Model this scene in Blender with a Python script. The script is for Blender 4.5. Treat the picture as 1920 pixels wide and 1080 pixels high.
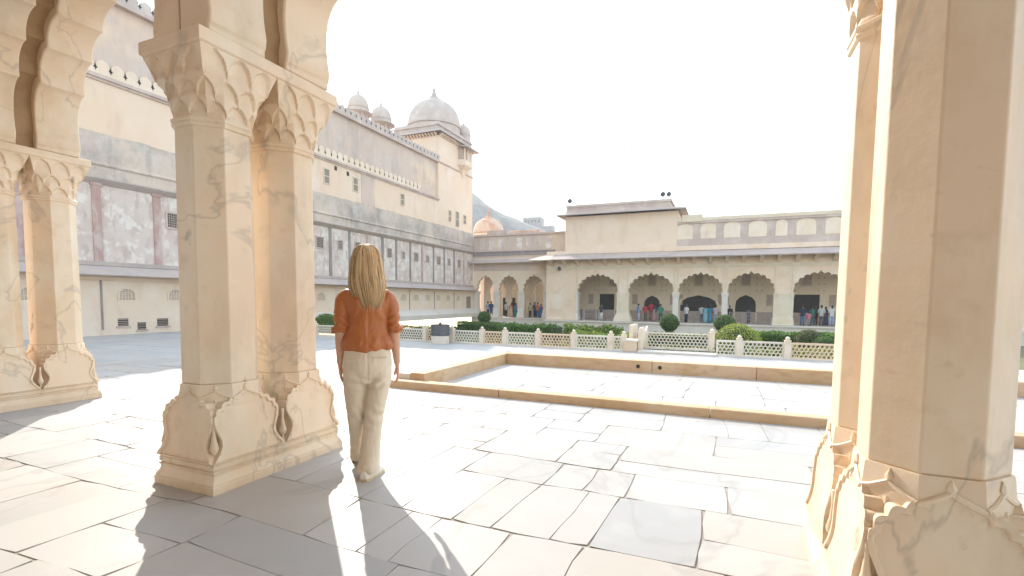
import bpy, bmesh, math, random
from mathutils import Vector, Matrix, noise
for o in list(bpy.data.objects): bpy.data.objects.remove(o)
random.seed(7)
R = math.radians
sc = bpy.context.scene
COL = sc.collection
# ---------------------------------------------------------------- camera
F, PPX, PPY, HZ, CH, YAW, ROLL = 915., 960., 620., 561., 1.30, R(23.2), R(0.49)
PIT = math.atan((PPY-HZ)/F)
fw = Vector((-math.sin(YAW)*math.cos(PIT), math.cos(YAW)*math.cos(PIT), -math.sin(PIT)))
rt0 = Vector((math.cos(YAW), math.sin(YAW), 0)); up0 = rt0.cross(fw)
rt = rt0*math.cos(ROLL)+up0*math.sin(ROLL); up = up0*math.cos(ROLL)-rt0*math.sin(ROLL)
cd = bpy.data.cameras.new("camera"); cam = bpy.data.objects.new("camera", cd); COL.objects.link(cam)
cam.matrix_world = Matrix(((rt.x, up.x, -fw.x, 0), (rt.y, up.y, -fw.y, 0), (rt.z, up.z, -fw.z, CH), (0, 0, 0, 1)))
cd.sensor_fit = 'HORIZONTAL'; cd.sensor_width = 36; cd.lens = 36*F/1920
cd.shift_x = 0; cd.shift_y = (PPY-540)/1920
cd.clip_start = .05; cd.clip_end = 5000
sc.camera = cam
# ---------------------------------------------------------------- light
SUN_EL, SUN_AZ = R(33), R(-48)           # azimuth from +Y, negative towards -X
w = bpy.data.worlds.new("World"); sc.world = w; w.use_nodes = True
nt = w.node_tree; bg = nt.nodes['Background']
sky = nt.nodes.new('ShaderNodeTexSky'); sky.sky_type = 'NISHITA'; sky.sun_disc = False
sky.sun_elevation = SUN_EL; sky.sun_rotation = SUN_AZ
sky.air_density = 1.6; sky.dust_density = 0.8; sky.ozone_density = 1.4; sky.altitude = 400
gm = nt.nodes.new('ShaderNodeGamma'); gm.inputs[1].default_value = .45      # hazy air evens out the sky
gain = nt.nodes.new('ShaderNodeVectorMath'); gain.operation = 'SCALE'; gain.inputs['Scale'].default_value = 2.15
nt.links.new(sky.outputs[0], gm.inputs[0]); nt.links.new(gm.outputs[0], gain.inputs[0]); nt.links.new(gain.outputs[0], bg.inputs[0]); bg.inputs[1].default_value = 0.15
sl = bpy.data.lights.new("sun", 'SUN'); sl.energy = 2.0; sl.angle = R(.5); sl.color = (1, .93, .82)
so = bpy.data.objects.new("sun", sl); COL.objects.link(so)
sd = Vector((math.sin(SUN_AZ)*math.cos(SUN_EL), math.cos(SUN_AZ)*math.cos(SUN_EL), math.sin(SUN_EL)))
so.rotation_euler = sd.to_track_quat('Z', 'Y').to_euler(); so.location = (0, 0, 40)
vs = sc.view_settings; vs.view_transform = 'Standard'; vs.look = 'None'; vs.exposure = 1.78; vs.gamma = 1
sc.cycles.max_bounces = 8; sc.cycles.diffuse_bounces = 5
# ---------------------------------------------------------------- helpers
class MB:
    def __init__(s, xf=None): s.v = []; s.f = []; s.c = []; s.p = []; s.xf = xf
    def add(s, vs, fs, col=None):
        n = len(s.v)
        s.v += [tuple(s.xf @ Vector(p)) if s.xf else tuple(p) for p in vs]
        s.f += [tuple(i+n for i in f) for f in fs]
        s.p.append((n, n+len(vs), len(s.f)-len(fs), len(s.f)))
        if col is not None: s.c += [(n, n+len(vs), col)]
    def build_each(s, name, m, parent=None, **k):     # one object for every piece that was added
        out = []
        for v0, v1, f0, f1 in s.p:
            q = MB(); q.v = s.v[v0:v1]; q.f = [tuple(i-v0 for i in f) for f in s.f[f0:f1]]
            out.append(q.build(name, m, parent, **k))
        return out
    def box(s, a, b, col=None):
        x0, y0, z0 = a; x1, y1, z1 = b
        s.add([(x0,y0,z0),(x1,y0,z0),(x1,y1,z0),(x0,y1,z0),(x0,y0,z1),(x1,y0,z1),(x1,y1,z1),(x0,y1,z1)],
              [(0,3,2,1),(4,5,6,7),(0,1,5,4),(1,2,6,5),(2,3,7,6),(3,0,4,7)], col)
    def loft(s, rings, cap=True, close=True, col=None):
        n = len(rings[0]); vs = [p for r in rings for p in r]; fs = []
        for i in range(len(rings)-1):
            for j in range(n if close else n-1):
                k = (j+1) % n
                fs.append((i*n+j, i*n+k, (i+1)*n+k, (i+1)*n+j))
        if cap:
            fs.append(tuple(range(n-1, -1, -1))); fs.append(tuple((len(rings)-1)*n+j for j in range(n)))
        s.add(vs, fs, col)
    def lathe(s, c, prof, n=16, cap=True, col=None):
        s.loft([[(c[0]+r*math.cos(2*math.pi*j/n), c[1]+r*math.sin(2*math.pi*j/n), c[2]+z) for j in range(n)] for r, z in prof], cap, col=col)
    def tube(s, pts, rad, n=8, cap=True, col=None, flat=1.0):
        pts = [Vector(p) for p in pts]; rings = []
        if not hasattr(rad, '__len__'): rad = [rad]*len(pts)
        ref = None
        for i, p in enumerate(pts):
            t = (pts[min(i+1, len(pts)-1)]-pts[max(i-1, 0)]).normalized()
            if ref is None:
                ref = t.orthogonal().normalized() if abs(t.z) > .9 else Vector((0, 0, 1))
                if abs(t.z) > .9: ref = Vector((1, 0, 0))
            a = (ref - t*ref.dot(t)).normalized(); b = t.cross(a); ref = a
            rings.append([tuple(p+a*rad[i]*math.cos(2*math.pi*j/n)+b*rad[i]*flat*math.sin(2*math.pi*j/n)) for j in range(n)])
        s.loft(rings, cap, col=col)
    def prism(s, poly, d0, d1, ax=(0, 2, 1), col=None):   # poly (u,v) placed on axes ax[0],ax[1], extruded along ax[2]
        n = len(poly); vs = []
        for d in (d0, d1):
            for u, v in poly:
                p = [0, 0, 0]; p[ax[0]] = u; p[ax[1]] = v; p[ax[2]] = d; vs.append(tuple(p))
        s.add(vs, [tuple(range(n)), tuple(range(2*n-1, n-1, -1))]+[(i, (i+1) % n+0, (i+1) % n+n, i+n) for i in range(n)], col)
    def build(s, name, m, parent=None, smooth=False, bevel=0, auto=None):
        me = bpy.data.meshes.new(name); me.from_pydata(s.v, [], s.f)
        if s.c:
            ca = me.color_attributes.new('Col', 'FLOAT_COLOR', 'POINT')
            for a, b, c in s.c:
                for i in range(a, b): ca.data[i].color = (c[0], c[1], c[2], 1)
        bm = bmesh.new(); bm.from_mesh(me)
        bmesh.ops.recalc_face_normals(bm, faces=bm.faces); bm.to_mesh(me); bm.free()
        if smooth or auto:
            me.polygons.foreach_set('use_smooth', [True]*len(me.polygons))
        if auto:
            me.set_sharp_from_angle(angle=R(auto))
        me.materials.append(m)
        o = bpy.data.objects.new(name, me); COL.objects.link(o)
        if parent is not None:
            o.parent = parent
            o.matrix_parent_inverse = Matrix.Translation(parent.location).inverted() if not parent.get('_local') else Matrix()
        if bevel:
            b = o.modifiers.new('bevel', 'BEVEL'); b.width = bevel; b.segments = 2; b.limit_method = 'ANGLE'; b.angle_limit = R(40)
        return o
def tag(o, label, cat, group=None, kind=None):
    o['label'] = label; o['category'] = cat
    if group: o['group'] = group
    if kind: o['kind'] = kind
    return o
def thing(name, label, cat, loc=(0, 0, 0), group=None, local=False, rz=0):
    o = bpy.data.objects.new(name, None); COL.objects.link(o); o.location = loc; o.rotation_euler = (0, 0, rz)
    o.empty_display_size = .2
    if local: o['_local'] = 1
    return tag(o, label, cat, group)
def sub(o, parent):                       # o becomes a child of a mesh part that sits at the same origin
    o.parent = parent; o.matrix_parent_inverse = Matrix(); return o
def struct(name, mb, m, kind='structure', **k):
    o = mb.build(name, m, **k); o['kind'] = kind; return o
def copy_tree(o, parent=None):
    c = o.copy(); COL.objects.link(c)
    if parent: c.parent = parent
    for ch in o.children: copy_tree(ch, c)
    return c
# ---------------------------------------------------------------- materials
def mat(name, base, layers=(), rough=.7, bump=None, col=False, sheen=0, trans=0, sss=0, wave=None, coat=0):
    m = bpy.data.materials.new(name); m.use_nodes = True; t = m.node_tree; N, L = t.nodes, t.links
    b = N['Principled BSDF']; b.inputs['Roughness'].default_value = rough
    geo = N.new('ShaderNodeNewGeometry'); pos = geo.outputs['Position']
    if col:
        a = N.new('ShaderNodeVertexColor'); a.layer_name = 'Col'; cur = a.outputs['Color']
    else:
        c = N.new('ShaderNodeRGB'); c.outputs[0].default_value = (*base, 1); cur = c.outputs[0]
    def scaled(st):
        mp = N.new('ShaderNodeVectorMath'); mp.operation = 'MULTIPLY'; L.new(pos, mp.inputs[0]); mp.inputs[1].default_value = st; return mp.outputs[0]
    for ly in layers:                                   # (colour, scale, lo, hi, amount, stretch, kind)
        colr, scale, lo, hi, amt = ly[:5]; st = ly[5] if len(ly) > 5 else (1, 1, 1); kind = ly[6] if len(ly) > 6 else 'noise'
        v = scaled(st)
        if kind == 'vein':
            n0 = N.new('ShaderNodeTexNoise'); n0.inputs['Scale'].default_value = scale; n0.inputs['Detail'].default_value = 5
            n0.inputs['Distortion'].default_value = 1.2; L.new(v, n0.inputs['Vector'])
            s1 = N.new('ShaderNodeMath'); s1.operation = 'SUBTRACT'; s1.inputs[1].default_value = .5; L.new(n0.outputs[0], s1.inputs[0])
            s2 = N.new('ShaderNodeMath'); s2.operation = 'ABSOLUTE'; L.new(s1.outputs[0], s2.inputs[0]); src = s2.outputs[0]
        else:
            n0 = N.new('ShaderNodeTexNoise'); n0.inputs['Scale'].default_value = scale; n0.inputs['Detail'].default_value = 10
            n0.inputs['Roughness'].default_value = .6; L.new(v, n0.inputs['Vector']); src = n0.outputs[0]
        mr = N.new('ShaderNodeMapRange'); mr.inputs['From Min'].default_value = lo; mr.inputs['From Max'].default_value = hi
        mr.inputs['To Min'].default_value = amt if kind == 'vein' else 0; mr.inputs['To Max'].default_value = 0 if kind == 'vein' else amt; L.new(src, mr.inputs['Value'])
        mx = N.new('ShaderNodeMix'); mx.data_type = 'RGBA'; L.new(mr.outputs[0], mx.inputs['Factor'])
        L.new(cur, mx.inputs[6]); mx.inputs[7].default_value = (*colr, 1); cur = mx.outputs[2]
    L.new(cur, b.inputs['Base Color'])
    if bump:
        scale, strength, dist = bump[:3]; st = bump[3] if len(bump) > 3 else (1, 1, 1)
        n0 = N.new('ShaderNodeTexNoise'); n0.inputs['Scale'].default_value = scale; n0.inputs['Detail'].default_value = 8
        n0.inputs['Roughness'].default_value = .62
        L.new(scaled(st), n0.inputs['Vector'])
        bp = N.new('ShaderNodeBump'); bp.inputs['Strength'].default_value = strength; bp.inputs['Distance'].default_value = dist
        L.new(n0.outputs[0], bp.inputs['Height']); L.new(bp.outputs[0], b.inputs['Normal'])
    if sheen: b.inputs['Sheen Weight'].default_value = sheen
    if sss:
        b.inputs['Subsurface Weight'].default_value = sss; b.inputs['Subsurface Radius'].default_value = (.02, .008, .004)
    if trans:
        tr = N.new('ShaderNodeBsdfTranslucent'); L.new(cur, tr.inputs[0])
        ms = N.new('ShaderNodeMixShader'); ms.inputs[0].default_value = trans
        L.new(b.outputs[0], ms.inputs[1]); L.new(tr.outputs[0], ms.inputs[2]); L.new(ms.outputs[0], N['Material Output'].inputs[0])
    return m
M = {}
M['marble'] = mat('cream_marble', (.80, .63, .46), [((.62, .45, .27), .9, .46, .66, .65), ((.82, .74, .61), 1.6, .50, .66, .7, (1, 1, .5)), ((.52, .45, .36), 1.3, .54, .70, .55, (1, 1, .3)),
      ((.42, .35, .28), .8, 0, .011, .5, (1, 1, .7), 'vein'), ((.50, .36, .22), 5, .58, .76, .4), ((.36, .27, .18), 14, .62, .78, .35), ((.13, .10, .07), 3.4, .665, .72, .6, (1, 1, .6))], .5, (24, .16, .008))
M['marble_groove'] = mat('groove_brown', (.38, .24, .12), [((.22, .13, .06), 3, .4, .7, .6)], .7, (18, .15, .01))  # arch grooves get a darker brown than the rings
M['floor'] = mat('white_marble_slab', (.7, .7, .7), [((.33, .32, .31), .7, 0, .016, .5, (1, .5, 1), 'vein'), ((.44, .38, .33), .8, .50, .70, .5),
      ((.54, .53, .51), 3, .5, .7, .35), ((.26, .21, .17), 3.2, .64, .80, .4), ((.28, .24, .20), 26, .62, .78, .3)], .5, (30, .10, .004), col=True)
M['floor'].node_tree.nodes['Principled BSDF'].inputs['Specular IOR Level'].default_value = .35
M['grout'] = mat('dark_grout', (.36, .32, .28), [((.46, .41, .36), 12, .4, .7, .8)], .9)
M['ground'] = mat('courtyard_paving', (.58, .57, .58), [((.44, .45, .50), .35, .4, .65, .7), ((.68, .67, .66), 1.5, .5, .7, .6), ((.30, .30, .33), 2.0, 0, .012, .5, (1, 1, 1), 'vein')], .6, (8, .2, .01))
M['earth'] = mat('garden_earth', (.20, .15, .09), [((.12, .16, .05), .8, .4, .6, .9), ((.28, .22, .14), 3, .5, .7, .6)], .95, (10, .4, .03))
M['kerb'] = mat('ochre_sandstone', (.54, .36, .20), [((.66, .51, .36), 1.2, .42, .65, .75), ((.36, .20, .09), 5, .5, .75, .6, (1, 1, 3)), ((.64, .42, .34), .9, .52, .7, .5)], .7, (25, .25, .01))
M['kerbtop'] = mat('white_kerb_marble', (.66, .60, .53), [((.58, .50, .42), .8, .5, .72, .6), ((.45, .42, .40), 4, .58, .75, .4)], .5, (25, .12, .005))
M['wall'] = mat('weathered_plaster', (.66, .55, .49), [((.56, .43, .37), .9, .46, .58, .6), ((.76, .69, .62), 1.7, .49, .57, .85), ((.48, .38, .33), 3.2, .53, .64, .7, (1, 1, .35)),
      ((.27, .24, .24), 2.6, .60, .76, .5, (1, 1, .25)), ((.24, .20, .19), 7, .66, .78, .5)], .9, (6, .3, .03))
M['wallgrey'] = mat('sooty_plaster', (.62, .51, .42), [((.32, .28, .26), .7, .42, .66, .8), ((.62, .57, .53), 1.3, .52, .7, .7), ((.20, .19, .20), 1.8, .55, .75, .6, (1, 1, .2)),
      ((.17, .16, .17), 6, .6, .75, .5), ((.55, .42, .38), .5, .5, .7, .4)], .92, (7, .35, .03))
M['wallpale'] = mat('pale_plaster', (.74, .59, .45), [((.77, .66, .55), .7, .45, .62, .8), ((.52, .42, .34), 1.8, .55, .75, .5, (1, 1, .4)), ((.36, .30, .27), 5, .66, .78, .4)], .9, (6, .25, .02))
M['peach'] = mat('peach_plaster', (.74, .57, .42), [((.77, .63, .52), .4, .42, .65, .8), ((.58, .40, .30), 1.0, .54, .75, .5, (1, 1, .3)), ((.46, .36, .30), 2.4, .62, .78, .4, (1, 1, .25))], .9, (5, .2, .02))
M['mauve'] = mat('mauve_old_plaster', (.60, .47, .39), [((.74, .56, .40), .35, .50, .62, .8), ((.38, .31, .29), .9, .5, .72, .6, (1, 1, .4)), ((.58, .53, .50), .6, .56, .7, .6), ((.28, .23, .22), 3, .62, .78, .4, (1, 1, .3))], .92, (5, .3, .02))
M['sand'] = mat('ochre_plaster', (.76, .585, .44), [((.78, .66, .57), .5, .44, .65, .8), ((.60, .43, .25), 1.1, .5, .72, .6), ((.48, .38, .26), 3, .62, .8, .35, (1, 1, .5))], .88, (6, .2, .02))
M['sandpale'] = mat('carved_sandstone', (.68, .58, .44), [((.58, .45, .31), .8, .45, .7, .6), ((.74, .68, .58), 1.2, .5, .7, .6)], .88, (9, .4, .02))
M['inner'] = mat('cream_interior_plaster', (.80, .68, .52), [((.66, .54, .40), .7, .45, .7, .6), ((.38, .31, .24), 4, .64, .74, .6), ((.68, .60, .50), 1.5, .5, .7, .5)], .9, (6, .25, .02))
M['slate'] = mat('grey_stone_eave', (.50, .41, .36), [((.36, .31, .30), .8, .45, .7, .7), ((.52, .46, .44), 2, .5, .72, .6), ((.22, .19, .19), 5, .6, .78, .5)], .85, (12, .3, .02))
M['redstrip'] = mat('faded_red_plaster', (.46, .30, .26), [((.60, .49, .44), 2.4, .45, .60, .8, (1, 1, .4)), ((.30, .19, .17), 3, .55, .75, .6)], .92, (8, .3, .02))
M['darkstrip'] = mat('rain_stained_stone', (.27, .23, .22), [((.42, .34, .32), 2, .45, .7, .7, (1, 1, .4))], .92, (8, .3, .02))
M['pinkstone'] = mat('pink_sandstone', (.50, .39, .34), [((.66, .56, .48), .9, .45, .68, .7), ((.32, .24, .23), 2.4, .55, .75, .6, (1, 1, .35))], .92, (8, .3, .02))
M['dome'] = mat('weathered_dome_plaster', (.52, .43, .37), [((.40, .34, .31), .5, .42, .66, .7), ((.64, .58, .53), 1.2, .5, .7, .6), ((.26, .24, .25), 2.2, .58, .78, .5, (1, 1, .4))], .9, (4, .3, .03))
M['domered'] = mat('red_stained_dome', (.60, .46, .36), [((.52, .27, .17), .9, .46, .6, .8), ((.66, .56, .46), 1.3, .5, .7, .7)], .9, (4, .3, .03))
M['dark'] = mat('opening_shade', (.035, .028, .024), [((.07, .055, .045), 2, .4, .7, .6)], .9)  # near-black colour stands in for the shade inside holes and doorways
M['lattice'] = mat('stone_lattice', (.50, .40, .33), [((.28, .21, .19), 5, .45, .7, .6)], .9)
M['wood'] = mat('grey_old_wood', (.30, .25, .21), [((.20, .16, .13), 4, .4, .7, .7, (1, 1, .2))], .8, (20, .3, .01))
M['jali'] = mat('white_marble_lattice', (.72, .66, .56), [((.60, .49, .36), .7, .46, .66, .7), ((.78, .75, .70), 2, .5, .7, .5)], .6, (20, .15, .005))
M['jalipink'] = mat('rosy_sandstone_lattice', (.70, .53, .38), [((.60, .42, .28), 1.5, .45, .7, .6), ((.74, .64, .54), 3, .5, .7, .5)], .7, (20, .15, .005))
M['post'] = mat('cream_stone_post', (.70, .60, .48), [((.58, .44, .30), 1.6, .45, .68, .7), ((.76, .71, .64), 3, .5, .7, .5)], .65, (20, .15, .005))
M['binmetal'] = mat('dark_grey_sheet', (.075, .08, .09), [((.12, .12, .13), 3, .4, .7, .7)], .45)
M['binbase'] = mat('pale_bin_base', (.66, .58, .50), [((.5, .42, .35), 3, .5, .7, .5)], .6)
M['hill'] = mat('scrubby_hill', (.22, .19, .17), [((.11, .10, .085), .05, .42, .58, .9), ((.30, .25, .18), .12, .5, .7, .7), ((.07, .09, .04), .3, .52, .64, .8)], .95)
M['fort'] = mat('far_fort_stone', (.34, .29, .24), [((.24, .20, .17), .2, .4, .7, .6)], .95)
M['iron'] = mat('dark_iron', (.05, .05, .055), [((.09, .08, .08), 6, .4, .7, .6)], .5)
M['steel'] = mat('dull_steel', (.36, .35, .34), [((.25, .24, .24), 6, .4, .7, .6)], .45)
M['hedge'] = mat('hedge_leaf', (.1, .1, .1), (), .55, col=True, trans=.25)
M['leafcore'] = mat('dark_core', (.035, .05, .015), [((.06, .08, .025), 4, .4, .7, .7)], .95)  # dark solid filling behind the leaves of bushes and hedges
M['bark'] = mat('bark', (.12, .09, .06), [((.07, .05, .035), 6, .4, .7, .7)], .95)
M['skin'] = mat('skin', (.62, .36, .25), [((.66, .40, .29), 8, .4, .7, .5)], .5, (60, .06, .002), sss=.08)
M['shirt'] = mat('rust_satin_shirt', (.44, .14, .036), [((.35, .10, .025), 9, .45, .7, .5, (1, 1, .5)), ((.43, .13, .035), 5, .5, .7, .4)], .42, (26, .30, .010, (1, 1, .55)), sheen=.06)
M['linen'] = mat('beige_linen', (.74, .64, .51), [((.60, .49, .36), 6, .45, .7, .5, (1, 1, .4)), ((.66, .56, .44), 14, .5, .7, .4)], .8, (18, .35, .012, (1, 1, .35)), sheen=.06)
M['hair'] = mat('blonde_hair', (.5, .3, .1), (), .5, col=True)
M['shoe'] = mat('white_leather_shoe', (.74, .70, .62), [((.60, .55, .46), 9, .5, .7, .4)], .5)
M['sole'] = mat('pale_rubber_sole', (.62, .50, .34), (), .7)
# ---------------------------------------------------------------- ground sheets
def slabs(x0, x1, y0, y1, z, amin, gap=.006, jit=.10, seed=1, thick=.006, tint=1.0):
    rnd = random.Random(seed); cells = []
    def split(r):
        a, b, c, d = r; W, Hh = b-a, d-c
        if W*Hh < amin*rnd.uniform(.55, 3.0) or (min(W, Hh) < .42 and max(W, Hh) < 1.9):
            cells.append(r); return
        if (W > Hh*1.15 and rnd.random() < .85) or (W > Hh*.75 and rnd.random() < .35):
            m = a+W*rnd.uniform(.34, .66); split((a, m, c, d)); split((m, b, c, d))
        else:
            m = c+Hh*rnd.uniform(.34, .66); split((a, b, c, m)); split((a, b, m, d))
    # strips first so the long joints run across the pavilion
    y = y0
    while y < y1-.05:
        h = rnd.uniform(.55, 1.6); e = min(y+h, y1)
        if y1-e < .3: e = y1
        x = x0
        while x < x1-.05:
            ww = rnd.uniform(1.2, 3.4); g = min(x+ww, x1)
            if x1-g < .4: g = x1
            split((x, g, y, e)); x = g
        y = e
    mb = MB()
    def warp(x, y):
        if x <= x0+.001 or x >= x1-.001 or y <= y0+.001 or y >= y1-.001: return x, y
        return (x+jit*noise.noise((x*.55, y*.55, seed))+.012*noise.noise((x*4, y*4, seed+3)), y+jit*1.6*noise.noise((x*.45, y*.45, seed+9))+.012*noise.noise((x*4, y*4, seed+5)))
    for a, b, c, d in cells:
        g = gap*rnd.uniform(.35, 1.5)
        pts = []
        for (p, q) in (((a+g, c+g), (b-g, c+g)), ((b-g, c+g), (b-g, d-g)), ((b-g, d-g), (a+g, d-g)), ((a+g, d-g), (a+g, c+g))):
            n = max(2, int(math.hypot(q[0]-p[0], q[1]-p[1])/.16))
            for i in range(n):
                t = i/n; x = p[0]+(q[0]-p[0])*t; y = p[1]+(q[1]-p[1])*t
                k = .0035*noise.noise((x*9, y*9, seed*3.1))
                if i == 0:                                  # chipped corner
                    ch = rnd.uniform(.0, .02)
                    cx, cy = (a+b)/2, (c+d)/2; L = math.hypot(cx-x, cy-y); x += (cx-x)/L*ch; y += (cy-y)/L*ch
                X, Y = warp(x+k, y-k); pts.append((X, Y))
        zz = z+rnd.uniform(-.0016, .0016)
        v = rnd.random()
        if v < .05: colr = (.455, .46, .465)
        elif v < .28: colr = (.52, .49, .45)
        elif v < .45: colr = (.475, .47, .46)
        else: colr = (.525, .508, .485)
        k = rnd.uniform(.86, .96)*tint; colr = tuple(min(.82, c_*k) for c_ in colr)
        n = len(pts); vs = [(x, y, zz-thick) for x, y in pts]+[(x, y, zz) for x, y in pts]
        mb.add(vs, [tuple(range(n, 2*n))]+[(i, (i+1) % n, (i+1) % n+n, i+n) for i in range(n)], colr)
    return mb
BX0, BX1, BY0, BY1 = -4.45, 6.2, 5.80, 10.08      # basin outer edges
TE = 10.62                                       # far edge of the raised terrace
mb = MB()
mb.box((-11.2, -6.5, -.5), (9, TE, -.006)); struct('terrace_bed', mb, M['grout'])
mb = MB()
for i, (a, b, c, d, s) in enumerate(((-11.2, 9, -6.5, BY0-.002, 3), (-11.2, BX0-.002, BY0+.002, TE, 5), (BX0+.002, 9, BY1+.002, TE, 6), (BX0+.50, 6.2, BY0+.2, 8.92, 8))):
    q = slabs(a, b, c, d, 0.0 if i < 3 else .002, (.28, .5, .5, .7)[i], seed=s, gap=.0024)
    n = len(mb.v); mb.v += q.v; mb.f += [tuple(k+n for k in f) for f in q.f]; mb.c += [(x+n, y+n, c_) for x, y, c_ in q.c]
struct('terrace_paving', mb, M['floor'])
mb = MB(); mb.add([(-900, -900, -.62), (900, -900, -.62), (900, 900, -.62), (-900, 900, -.62)], [(0, 1, 2, 3)])
# ground sheet with the sunken garden left out of it
def sheet(x0, x1, y0, y1, z): return [(x0, y0, z), (x1, y0, z), (x1, y1, z), (x0, y1, z)]
mb = MB()
for a in ((-1500, -24.99, -1500, 2500, -.46), (40, 1500, -1500, 2500, -.46), (-24.99, 40, -1500, 17.15, -.46), (-24.99, 40, 60, 2500, -.46)):
    mb.add(sheet(*a), [(0, 1, 2, 3)])
struct('courtyard_ground', mb, M['ground'])
mb = slabs(-25, 12, TE+.02, 17.1, -.452, 1.4, gap=.005, seed=12, tint=.95)
q = slabs(-25, -11.22, -4, TE+.01, -.452, 1.6, gap=.005, seed=13, tint=.95)
n = len(mb.v); mb.v += q.v; mb.f += [tuple(k+n for k in f) for f in q.f]; mb.c += [(x+n, y+n, c_) for x, y, c_ in q.c]
struct('courtyard_paving', mb, M['floor'])
mb = MB(); mb.add(sheet(-24.99, 40, 17.15, 60, -1.62), [(0, 1, 2, 3)])
mb.add([(-24.99, 17.15, -1.62), (40, 17.15, -1.62), (40, 17.15, -.46), (-24.99, 17.15, -.46)], [(0, 1, 2, 3)])
struct('garden_soil', mb, M['earth'])
# ---------------------------------------------------------------- sunken basin with its kerbs
t = thing('basin_surround', 'ochre sandstone kerbs framing the shallow white paved basin in the courtyard', 'basin', (0, 7.5, 0))
mb = MB()
def kerb_run(mb, x0, x1, y0, y1, z0, z1, seed, axis=0):
    rnd = random.Random(seed); a = (x0 if axis == 0 else y0); e = (x1 if axis == 0 else y1)
    while a < e-.01:
        b = min(a+rnd.uniform(1.6, 2.9), e)
        if e-b < .5: b = e
        if axis == 0: mb.box((a+.003, y0, z0), (b-.003, y1, z1+rnd.uniform(-.002, .002)))
        else: mb.box((x0, a+.003, z0), (x1, b-.003, z1+rnd.uniform(-.002, .002)))
        a = b
kerb_run(mb, BX0, BX1, BY0, BY0+.18, -.05, .105, 1); mb.build('near_kerb', M['kerb'], t, bevel=.012)
mb = MB(); kerb_run(mb, BX0+.5, BX1, 8.93, 9.2, -.05, .215, 2); o = mb.build('far_kerb', M['kerb'], t, bevel=.008)
mb = MB()
for x in (-1.35, -.97): mb.tube([(x, 8.9295, .11), (x, 8.99, .11)], .036, 14)
mb.build_each('drain_hole', M['dark'], o)
mb = MB(); kerb_run(mb, BX0+.25, BX0+.498, BY0+.19, 9.2, -.05, .205, 3, 1); mb.build('side_kerb', M['kerb'], t, bevel=.008)
mb = MB()
kerb_run(mb, BX0+.5, BX1, 9.203, 9.62, -.05, .205, 5); kerb_run(mb, BX0, BX1, 9.623, BY1, -.05, .175, 6)
kerb_run(mb, BX0+.02, BX0+.247, BY0+.19, 9.62, -.05, .19, 7, 1)
mb.build('coping', M['kerbtop'], t, bevel=.006)
# ---------------------------------------------------------------- paired columns
def octa(a, th):
    d = (math.degrees(th)+22.5) % 45-22.5
    return a/math.cos(R(d))
def oct_ring(cx, cy, z, a, k=0.0, half=.25, n=32):
    """octagon of apothem a blended (k) towards a square of half width half"""
    out = []
    for j in range(n):
        th = 2*math.pi*(j+.5)/n if False else 2*math.pi*j/n+R(22.5)
        r1 = octa(a, th); r2 = half/max(abs(math.cos(th)), abs(math.sin(th)))
        r = r1*(1-k)+r2*k
        out.append((cx+r*math.cos(th), cy+r*math.sin(th), z))
    return out
HX, HY = .288, .2875
def plate_outline():
    half = [(.280, .205), (.272, .222), (.240, .255), (.214, .305), (.213, .345), (.232, .39), (.250, .43), (.252, .455)]
    kn = [(.252, .455), (.236, .507), (.194, .552), (.138, .587), (.070, .613), (0, .652)]
    pts = list(half)
    for (u0, z0), (u1, z1) in zip(kn[:-1], kn[1:]):
        L = math.hypot(u1-u0, z1-z0); nx, nz = (z1-z0)/L, -(u1-u0)/L
        last = (u1 == 0)
        for i in range(1, 8):
            s = i/7; bul = .020*math.sin(math.pi*s) if not last else (.016*math.sin(math.pi*min(1, s*1.25)) if s < .8 else 0)
            pts.append((max(0, u0+(u1-u0)*s+nx*bul), z0+(z1-z0)*s+nz*bul))
    full = pts[:-1]+[(0, .652)]+[(-u, z) for u, z in reversed(pts[:-1])]
    return full
OUT = plate_outline()
def add_plate(mb, cx, cy, dx, dy, hw):
    """cusped panel standing against one face (dx,dy outward)"""
    tx, ty = -dy, dx; sc_ = hw/.278
    def P(u, z, d):
        lim = .287-(z-.205)*.13; u = max(-lim, min(lim, u*sc_))/sc_
        off = .300-(z-.205)*.13+d
        return (cx+dx*off+tx*u*sc_, cy+dy*off+ty*u*sc_, z)
    def ins(k, kz): return [(u*k, .205+.008*(k < 1)+(z-.205)*kz) for u, z in OUT]
    loops = [[P(u, z, -.10) for u, z in OUT], [P(u, z, -.004) for u, z in OUT], [P(u, z, 0) for u, z in ins(.985, .99)],
             [P(u, z, 0) for u, z in ins(.905, .935)], [P(u, z, -.012) for u, z in ins(.88, .915)]]
    mb.loft(loops, cap=False)
    n = len(OUT); inner = loops[-1]; c = P(0, .33, -.012)
    mb.add(inner+[c], [(i, (i+1) % n, n) for i in range(n)])
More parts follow.
